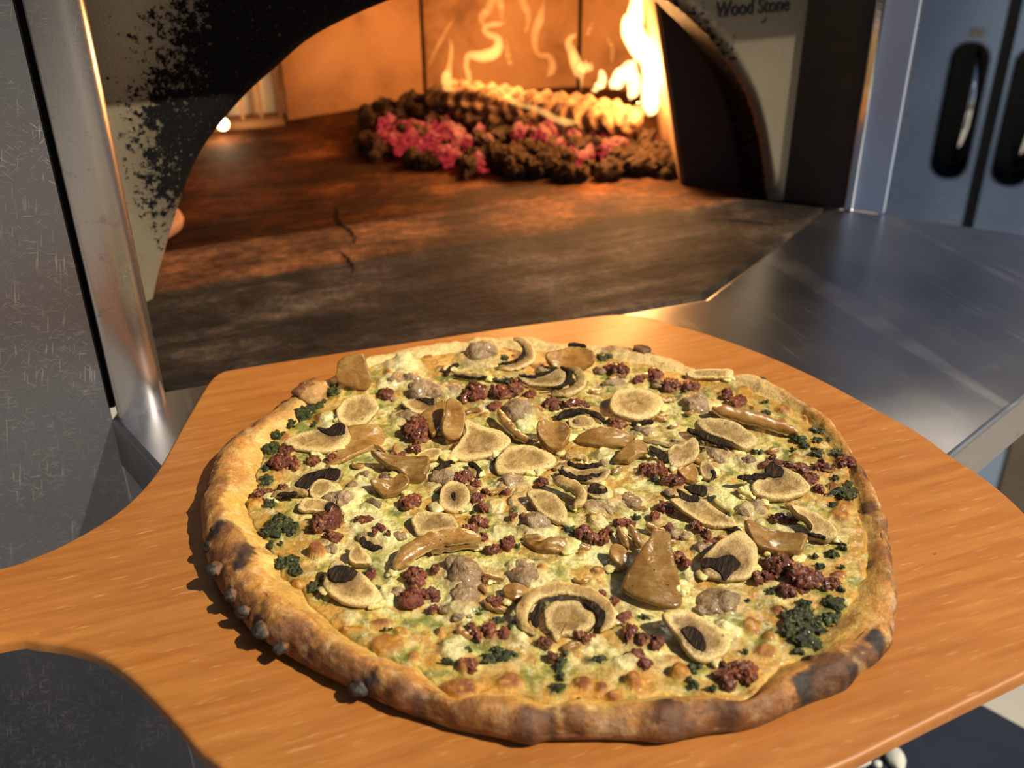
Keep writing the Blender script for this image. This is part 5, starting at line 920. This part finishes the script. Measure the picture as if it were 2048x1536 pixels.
# cheese layer: polar sheet out to a little beyond the inner edge of the crust
NRc = 230
ts = np.linspace(0, 1, NRc)
X = (RI * 1.012 * ts[:, None] * np.cos(TH)).ravel(); Y = (RI * 1.012 * ts[:, None] * np.sin(TH)).ravel(); E = np.repeat(ts, NA)
Zc, Cc = cheese_surface(X, Y, E)
Zc = Zc - .0035 * (E > .985) * (E - .985) / .015
V = np.stack([X, Y, Zc], 1)
def gridfaces(nr, na):
    i = np.arange(na); j = (i + 1) % na; out = []
    for r in range(nr - 1): out.append(np.stack([r * na + i, (r + 1) * na + i, (r + 1) * na + j, r * na + j], 1))
    return np.concatenate(out)
cheese = mesh_obj('cheese_layer', V[NA:], gridfaces(NRc - 1, NA).tolist() + [tuple(range(NA))], MAT['cheese'], pizza, attrs={'col': Cc[NA:]})
cheese['label'] = 'bubbling cheese and green pesto'
# crust
az = TH                                                         # rim height: thick at the near left, thin at the back
hgt = np.interp(np.degrees(az) % 360, [0, 40, 90, 130, 160, 190, 220, 250, 270, 300, 330, 360], [.0120, .0112, .0108, .0115, .0140, .0170, .0172, .0152, .0142, .0140, .0130, .0120])
hgt = hgt + fbm(np.cos(TH) * 7, np.sin(TH) * 7, 0, 1.0, 4, 77) * .0028
prof = [(s, None) for s in np.linspace(0, .6, 30)] + [(None, a) for a in np.linspace(4, 150, 34)]
V = []; C = []
for (s, a) in prof:
    Wd = RO - RI
    if s is not None:
        r = RI + Wd * s; f = np.sin(np.full(NA, s / .6) * math.pi / 2) ** 1.25; z = CHL - .0012 + (hgt - CHL + .0012) * f; sp = np.full(NA, s)
    else:
        an = math.radians(a); zm = np.minimum(.006, hgt * .42)
        r = RI + Wd * (.6 + .4 * math.sin(an)) - (Wd * .12 * 0 if a <= 90 else 0); z = zm + (hgt - zm) * math.cos(an) if a <= 90 else zm * (1 + math.cos(an) * 1.15); sp = np.full(NA, .6 + a / 200)
    x, y = r * np.cos(TH), r * np.sin(TH)
    nz = fbm(x, y, z * 1.0, 70, 4, 3); n2 = fbm(x, y, z, 210, 3, 8)
    amp = np.minimum(sp * 3, 1) * (1 if (a or 0) <= 95 else .3)
    rr = r + (nz * .0022 + n2 * .0007) * amp * (0 if s is not None and s < .2 else (.9 if a else .2)); zz = np.maximum(z + (nz * .0020 + n2 * .0008) * amp * (1 if (a or 0) < 80 else .2), .0)
    x, y = rr * np.cos(TH), rr * np.sin(TH)
    c = np.tile(np.array([.66, .38, .085]), (NA, 1))
    p1 = fbm(x, y, z, 40, 4, 51); p2 = fbm(x, y, z, 100, 5, 52); p3 = fbm(x, y, z, 240, 4, 53)
    c = lerp(c, (.80, .56, .17), sstep(-.02, .26, p2))
    spn = sp + .55 * p1 + .25 * p2
    c = lerp(c, (.50, .205, .042), sstep(.26, .58, spn) * .85)
    c = lerp(c, (.27, .10, .03), sstep(.66, 1.02, spn) * .85)
    c = lerp(c, (.11, .044, .02), sstep(.06, .24, p2) * sstep(.40, .80, sp) * .8)
    c = lerp(c, (.50, .34, .20), sstep(.10, .28, -p2) * sstep(.65, .95, sp) * .75)
    c = lerp(c, (.07, .032, .018), sstep(.18, .36, p3 + .5 * p1) * sstep(.5, .85, sp) * .8)
    c = lerp(c, (.80, .60, .28), sstep(.16, .30, -p3) * .35)
    # left rim is golden inside, back rim pale
    back = sstep(.05, .12, y) * (1 - sstep(.5, 1.0, sp)); c = lerp(c, (.80, .60, .26), back * .7)
    for i, k in enumerate(MKk):
        cx, cy, cz, rx, ry = MK[i]
        if k == 'x':
            f = falloff(x, y, cx, cy, rx * 1.35, ry * 1.1, .6, i); c = lerp(c, (.10, .036, .013), f * .92); c = lerp(c, (.016, .013, .013), np.clip(f * 1.6 - .6, 0, 1) * .92)
        elif k == 'y':
            f = falloff(x, y, cx, cy, rx, ry, .8, i); c = lerp(c, (.22, .085, .028), f * (.72 if cx < -.06 else .5))
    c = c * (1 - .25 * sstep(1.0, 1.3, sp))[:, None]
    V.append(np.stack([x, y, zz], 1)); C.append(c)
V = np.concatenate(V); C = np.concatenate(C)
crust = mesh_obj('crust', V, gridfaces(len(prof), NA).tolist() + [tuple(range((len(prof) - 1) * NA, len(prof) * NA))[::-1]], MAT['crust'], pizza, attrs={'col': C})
crust['label'] = 'golden crust rim with brown and charred blisters'
# charred bubbles on the rim
for i, k in enumerate(MKk):
    if k != 'k': continue
    cx, cy, cz, rx, rz = MK[i]
    W, Fc = lump_mesh(3, rx * 1.2, rx * 1.2, rz * .95, .30, 1.5, 300 + i)
    rc = math.hypot(cx, cy); q = 1 - .85 * rx / rc
    low = np.clip(.55 - (W[:, 0] * cx + W[:, 1] * cy) / rc / rx * .8, 0, 1)
    mesh_obj('char_bubble', W, Fc, MAT['brownblister' if rx > .008 else 'char'], pizza, loc=(cx * q, cy * q, cz - .001), attrs={'low': low})
# sliced toppings
def slab_mesh(pts, th, seed, curl=0.0, n=56, rings=9):
    P = crom(np.array(pts) / 1000, n); 
    P = P + np.stack([fbm(P[:, 0], P[:, 1], seed, 260, 2, seed), fbm(P[:, 1], P[:, 0], seed, 260, 2, seed + 9)], 1) * (.0007 if seed % 7 == 0 else .0013)
    a2 = P[:, 0] * np.roll(P[:, 1], -1) - np.roll(P[:, 0], -1) * P[:, 1]; A = a2.sum() / 2
    if abs(A) < 1e-9: A = 1e-9
    c = np.array([((P[:, 0] + np.roll(P[:, 0], -1)) * a2).sum(), ((P[:, 1] + np.roll(P[:, 1], -1)) * a2).sum()]) / (6 * A)
    if A < 0: P = P[::-1]
    size = np.abs(P - c).max(); V = []; Ed = []; Lw = []
    lev = [(t, 1.0) for t in np.linspace(.08, .88, rings)] + [(.94, .96), (.985, .80), (1.0, .5), (.985, .15), (.93, 0.0)]
    for t, hz in lev:
        Q = c + (P - c) * t; nz = fbm(Q[:, 0], Q[:, 1], seed, 160, 3, seed)
        q = (Q - c) / size
        cz = curl * size * (q[:, 0] ** 2 - .4 * q[:, 1] ** 2) + .05 * curl * size * np.sin(7 * q[:, 0] + seed)
        z = th / 1000 * (hz - .14 * (1 - t) * (hz > .5)) + nz * .0009 * (hz > .4) + cz
        V += [(a, b, d) for (a, b), d in zip(Q, z)]; Ed += [t] * n; Lw += [0.0 if hz > .9 else 1 - hz] * n
    m = len(lev); Fc = gridfaces(m, n).tolist(); Fc += [tuple(range(n)), tuple(range((m - 1) * n, m * n))[::-1]]
    return V, Fc, Ed, Lw
def ribbon_mesh(pts, w, th, seed, n=46, K=12):
    P = crom(np.concatenate([np.array(pts), np.array(w)[:, None]], 1) / 1000, n, closed=False); V = []; Ed = []; Lw = []
    for i, (x, y, ww) in enumerate(P):
        t = P[min(i + 1, n - 1)][:2] - P[max(i - 1, 0)][:2]; t /= np.linalg.norm(t) + 1e-9; nr = np.array([-t[1], t[0]])
        e = min(1, .25 + 8 * min(i, n - 1 - i) / n); e = math.sqrt(e)
        for k in range(K):
            an = 2 * math.pi * k / K; ca, sa = math.cos(an), math.sin(an); q = (abs(ca) ** .8) * (1 if ca > 0 else -1)
            nz = float(mnoise.noise(Vector((x * 400 + ca, y * 400 + seed * 3.3, sa)))) * .0007
            V.append((x + nr[0] * (ww * e * q + nz), y + nr[1] * (ww * e * q + nz), th / 1000 * .5 * (1 + sa * e) + nz)); Ed.append(.3 + .65 * abs(ca)); Lw.append(max(0, min(1, .45 - sa * .8)))
    Fc = gridfaces(n, K).tolist(); Fc += [tuple(range(K)), tuple(range((n - 1) * K, n * K))[::-1]]
    return V, Fc, Ed, Lw
MM = {'f': 'mush', 's': 'mush', 'g': 'gill', 'o': 'onion', 'c': 'cheesebit'}
SUBN = {'f': 'cap', 's': 'stem', 'g': 'gills', 'o': 'layer', 'c': 'cheese_drop'}
for i, (kind, tau, O, th, shapes) in enumerate(PIECES):
    loc = (O[0] / 1000 - PZ[0], O[1] / 1000 - PZ[1], O[2] / 1000 - .0016)
    root = None
    for j, sh in enumerate(shapes):
        thick = th * 1.25 if j == 0 else (th * .9 if sh[0] in 'sf' else th * .35 + .5)
        curl = random.Random(i).uniform(-.10, .16) if kind == 'm' and j == 0 else (random.Random(i).choice((-.28, .22)) if j == 0 and tau < 30 else 0)
        if sh[1] == 'R': V, Fc, Ed, Lw = ribbon_mesh(sh[2], sh[3], thick, i * 7 + j)
        else: V, Fc, Ed, Lw = slab_mesh(sh[2], thick, i * 7 + j, curl)
        at = {'edge': Ed, 'low': Lw}
        if sh[0] in 'fs':
            gp = [p for q in shapes if q[0] == 'g' for p in (crom(q[2], 30, closed=q[1] == 'P') / 1000)]
            if gp:
                D = np.sqrt(((np.array(V)[:, None, :2] - np.array(gp)[None]) ** 2).sum(2)).min(1); at['dk'] = np.exp(-(D / .0022) ** 1.3)
        if root is None:
            nm = 'cheese_strand' if sh[0] == 'c' else ('mushroom_slice' if kind == 'm' else 'onion_piece')
            root = mesh_obj(nm, V, Fc, MAT[MM[sh[0]]], pizza, loc, (math.radians(tau), 0, 0), attrs=at)
        else:
            dz = (th * .95 if sh[0] == 'g' else th * .15) / 1000
            mesh_obj(SUBN[sh[0]], V, Fc, MAT[MM[sh[0]]], root, (0, 0, dz), attrs=at)
# sausage, bacon and greens: each topping a cluster of its own ragged bits
NAMES = {'s': 'sausage_chunk', 'b': 'bacon_bit', 'p': 'leaf_clump'}
def cluster(n, rx, ry, h, sub, amp, freq, seed, size, ridged, tilt, aniso=1.0):
    rnd = random.Random(seed); VV = []; FF = []; LW = []; k = 0
    for q in range(n):
        a = rnd.uniform(0, 6.283); d = math.sqrt(rnd.random()) * (1 - size * .6) if n > 1 else 0
        sx = rx * size * rnd.uniform(.7, 1.25); sy = ry * size * rnd.uniform(.7, 1.25); sz = h * rnd.uniform(.7, 1.15)
        if aniso > 1: e = rnd.uniform(1, aniso) ** .5; sx, sy = (sx * e, sy / e) if rnd.random() < .5 else (sx / e, sy * e)
        W, Fc = lump_mesh(sub, sx, sy, sz, amp, freq, seed * 13 + q, ridged, 4)
        lw = np.clip(.42 - W[:, 2] / sz * .62, 0, 1)
        rm = np.array(Matrix.Rotation(rnd.uniform(-tilt, tilt), 3, 'X') @ Matrix.Rotation(rnd.uniform(-tilt, tilt), 3, 'Y') @ Matrix.Rotation(rnd.uniform(-.9, .9), 3, 'Z'))
        W = W @ rm.T + [rx * d * math.cos(a), ry * d * math.sin(a), h * .3 * rnd.uniform(-.5, .8)]
        VV.append(W); FF += [tuple(v + k for v in f) for f in Fc]; LW.append(lw); k += len(W)
    return np.concatenate(VV), FF, np.concatenate(LW)
for i, (k, cx, cy, rx, ry, hf) in enumerate(LU):
    if k not in NAMES: continue
    mn = min(rx, ry)
    if k == 's':
        h = min(max(.42 * mn * hf, .0028), .0085); W, Fc, lw = cluster(2 if rx > .006 else 1, rx, ry * .85, h, 4, .24, 1.25, i, .80, False, .15)
        m, z = 'sausage', .0096
    elif k == 'b':
        h = min(max(.42 * mn * hf, .0016), .0042); W, Fc, lw = cluster(max(3, min(9, int(mn / .0007))), rx, ry * .92, h, 3, .62, 2.2, i, .46, True, .6)
        m, z = 'bacon', .0104
    else:
        h = min(max(.22 * mn * hf, .0008), .0020); W, Fc, lw = cluster(max(5, min(20, int(mn / .0003))), rx * 1.1, ry, h * .8, 2, .7, 2.2, i, .34, True, .55, 2.2)
        m, z = 'pesto', .0104
    mesh_obj(NAMES[k], W, Fc, MAT[m], pizza, (cx, cy, z), attrs={'low': lw})
# small shreds of onion and crumbs of sausage between the larger toppings
rnd = random.Random(77); taken = [(O[0] / 1000 - PZ[0], O[1] / 1000 - PZ[1] + .006) for (_k, _t, O, _h, _s) in PIECES]
made = 0
for _ in range(4000):
    if made >= 70: break
    a = rnd.uniform(0, 6.283); r = math.sqrt(rnd.random()) * .122; x, y = r * math.cos(a) + .008, r * math.sin(a) + .004
    if any((x - p) ** 2 + (y - q) ** 2 < .0095 ** 2 for p, q in taken): continue
    taken.append((x, y)); made += 1
    if made % 5 < 3:
        L = rnd.uniform(5, 12); an = rnd.uniform(-.7, .7); bend = rnd.uniform(-2.5, 2.5); w_ = rnd.uniform(1.2, 2.6)
        pts = [(L * (t - .5) * math.cos(an) - bend * (1 - (2 * t - 1) ** 2) * math.sin(an), L * (t - .5) * math.sin(an) + bend * (1 - (2 * t - 1) ** 2) * math.cos(an)) for t in (0, .33, .66, 1)]
        V, Fc, Ed, Lw = ribbon_mesh(pts, [w_ * .5, w_, w_, w_ * .5], 2.4, made, 20, 10)
        mesh_obj('onion_piece', V, Fc, MAT['onion'], pizza, (x, y, .0092), (rnd.uniform(-.1, .15), rnd.uniform(-.1, .1), 0), attrs={'edge': Ed, 'low': Lw})
    else:
        q = rnd.uniform(.0025, .0048); W, Fc, lw = cluster(2, q, q, q * .5, 3, .3, 1.5, 5000 + made, .75, False, .3)
        mesh_obj('sausage_chunk', W, Fc, MAT['sausage'], pizza, (x, y, .0100), attrs={'low': lw})
# melted cheese that has run over the edges of the toppings
rnd = random.Random(123)
for i, (kind, tau, O, th, shapes) in enumerate(PIECES):
    pts = np.array(shapes[0][2]); n = 2 if len(pts) > 9 else 1
    if kind == 'o' and tau > 30: continue
    low_half = [p for p in pts if p[1] <= np.median(pts[:, 1])]
    for q in range(n):
        p = low_half[rnd.randrange(len(low_half))]; c_, s_ = math.cos(math.radians(tau)), math.sin(math.radians(tau))
        x = (O[0] + p[0]) / 1000 - PZ[0]; y = (O[1] + p[1] * c_) / 1000 - PZ[1]; z = (O[2] + p[1] * s_) / 1000 - .0006
        r = rnd.uniform(.0022, .0052); W, Fc, lw = cluster(2, r, r * rnd.uniform(.6, 1.1), min(.0016, r * .36), 3, .35, 1.3, 7000 + i * 3 + q, .75, False, .1)
        mesh_obj('cheese_drop', W, Fc, MAT['cheesebit'], pizza, (x, y, z), (0, 0, rnd.uniform(-1, 1)), attrs={'low': lw})
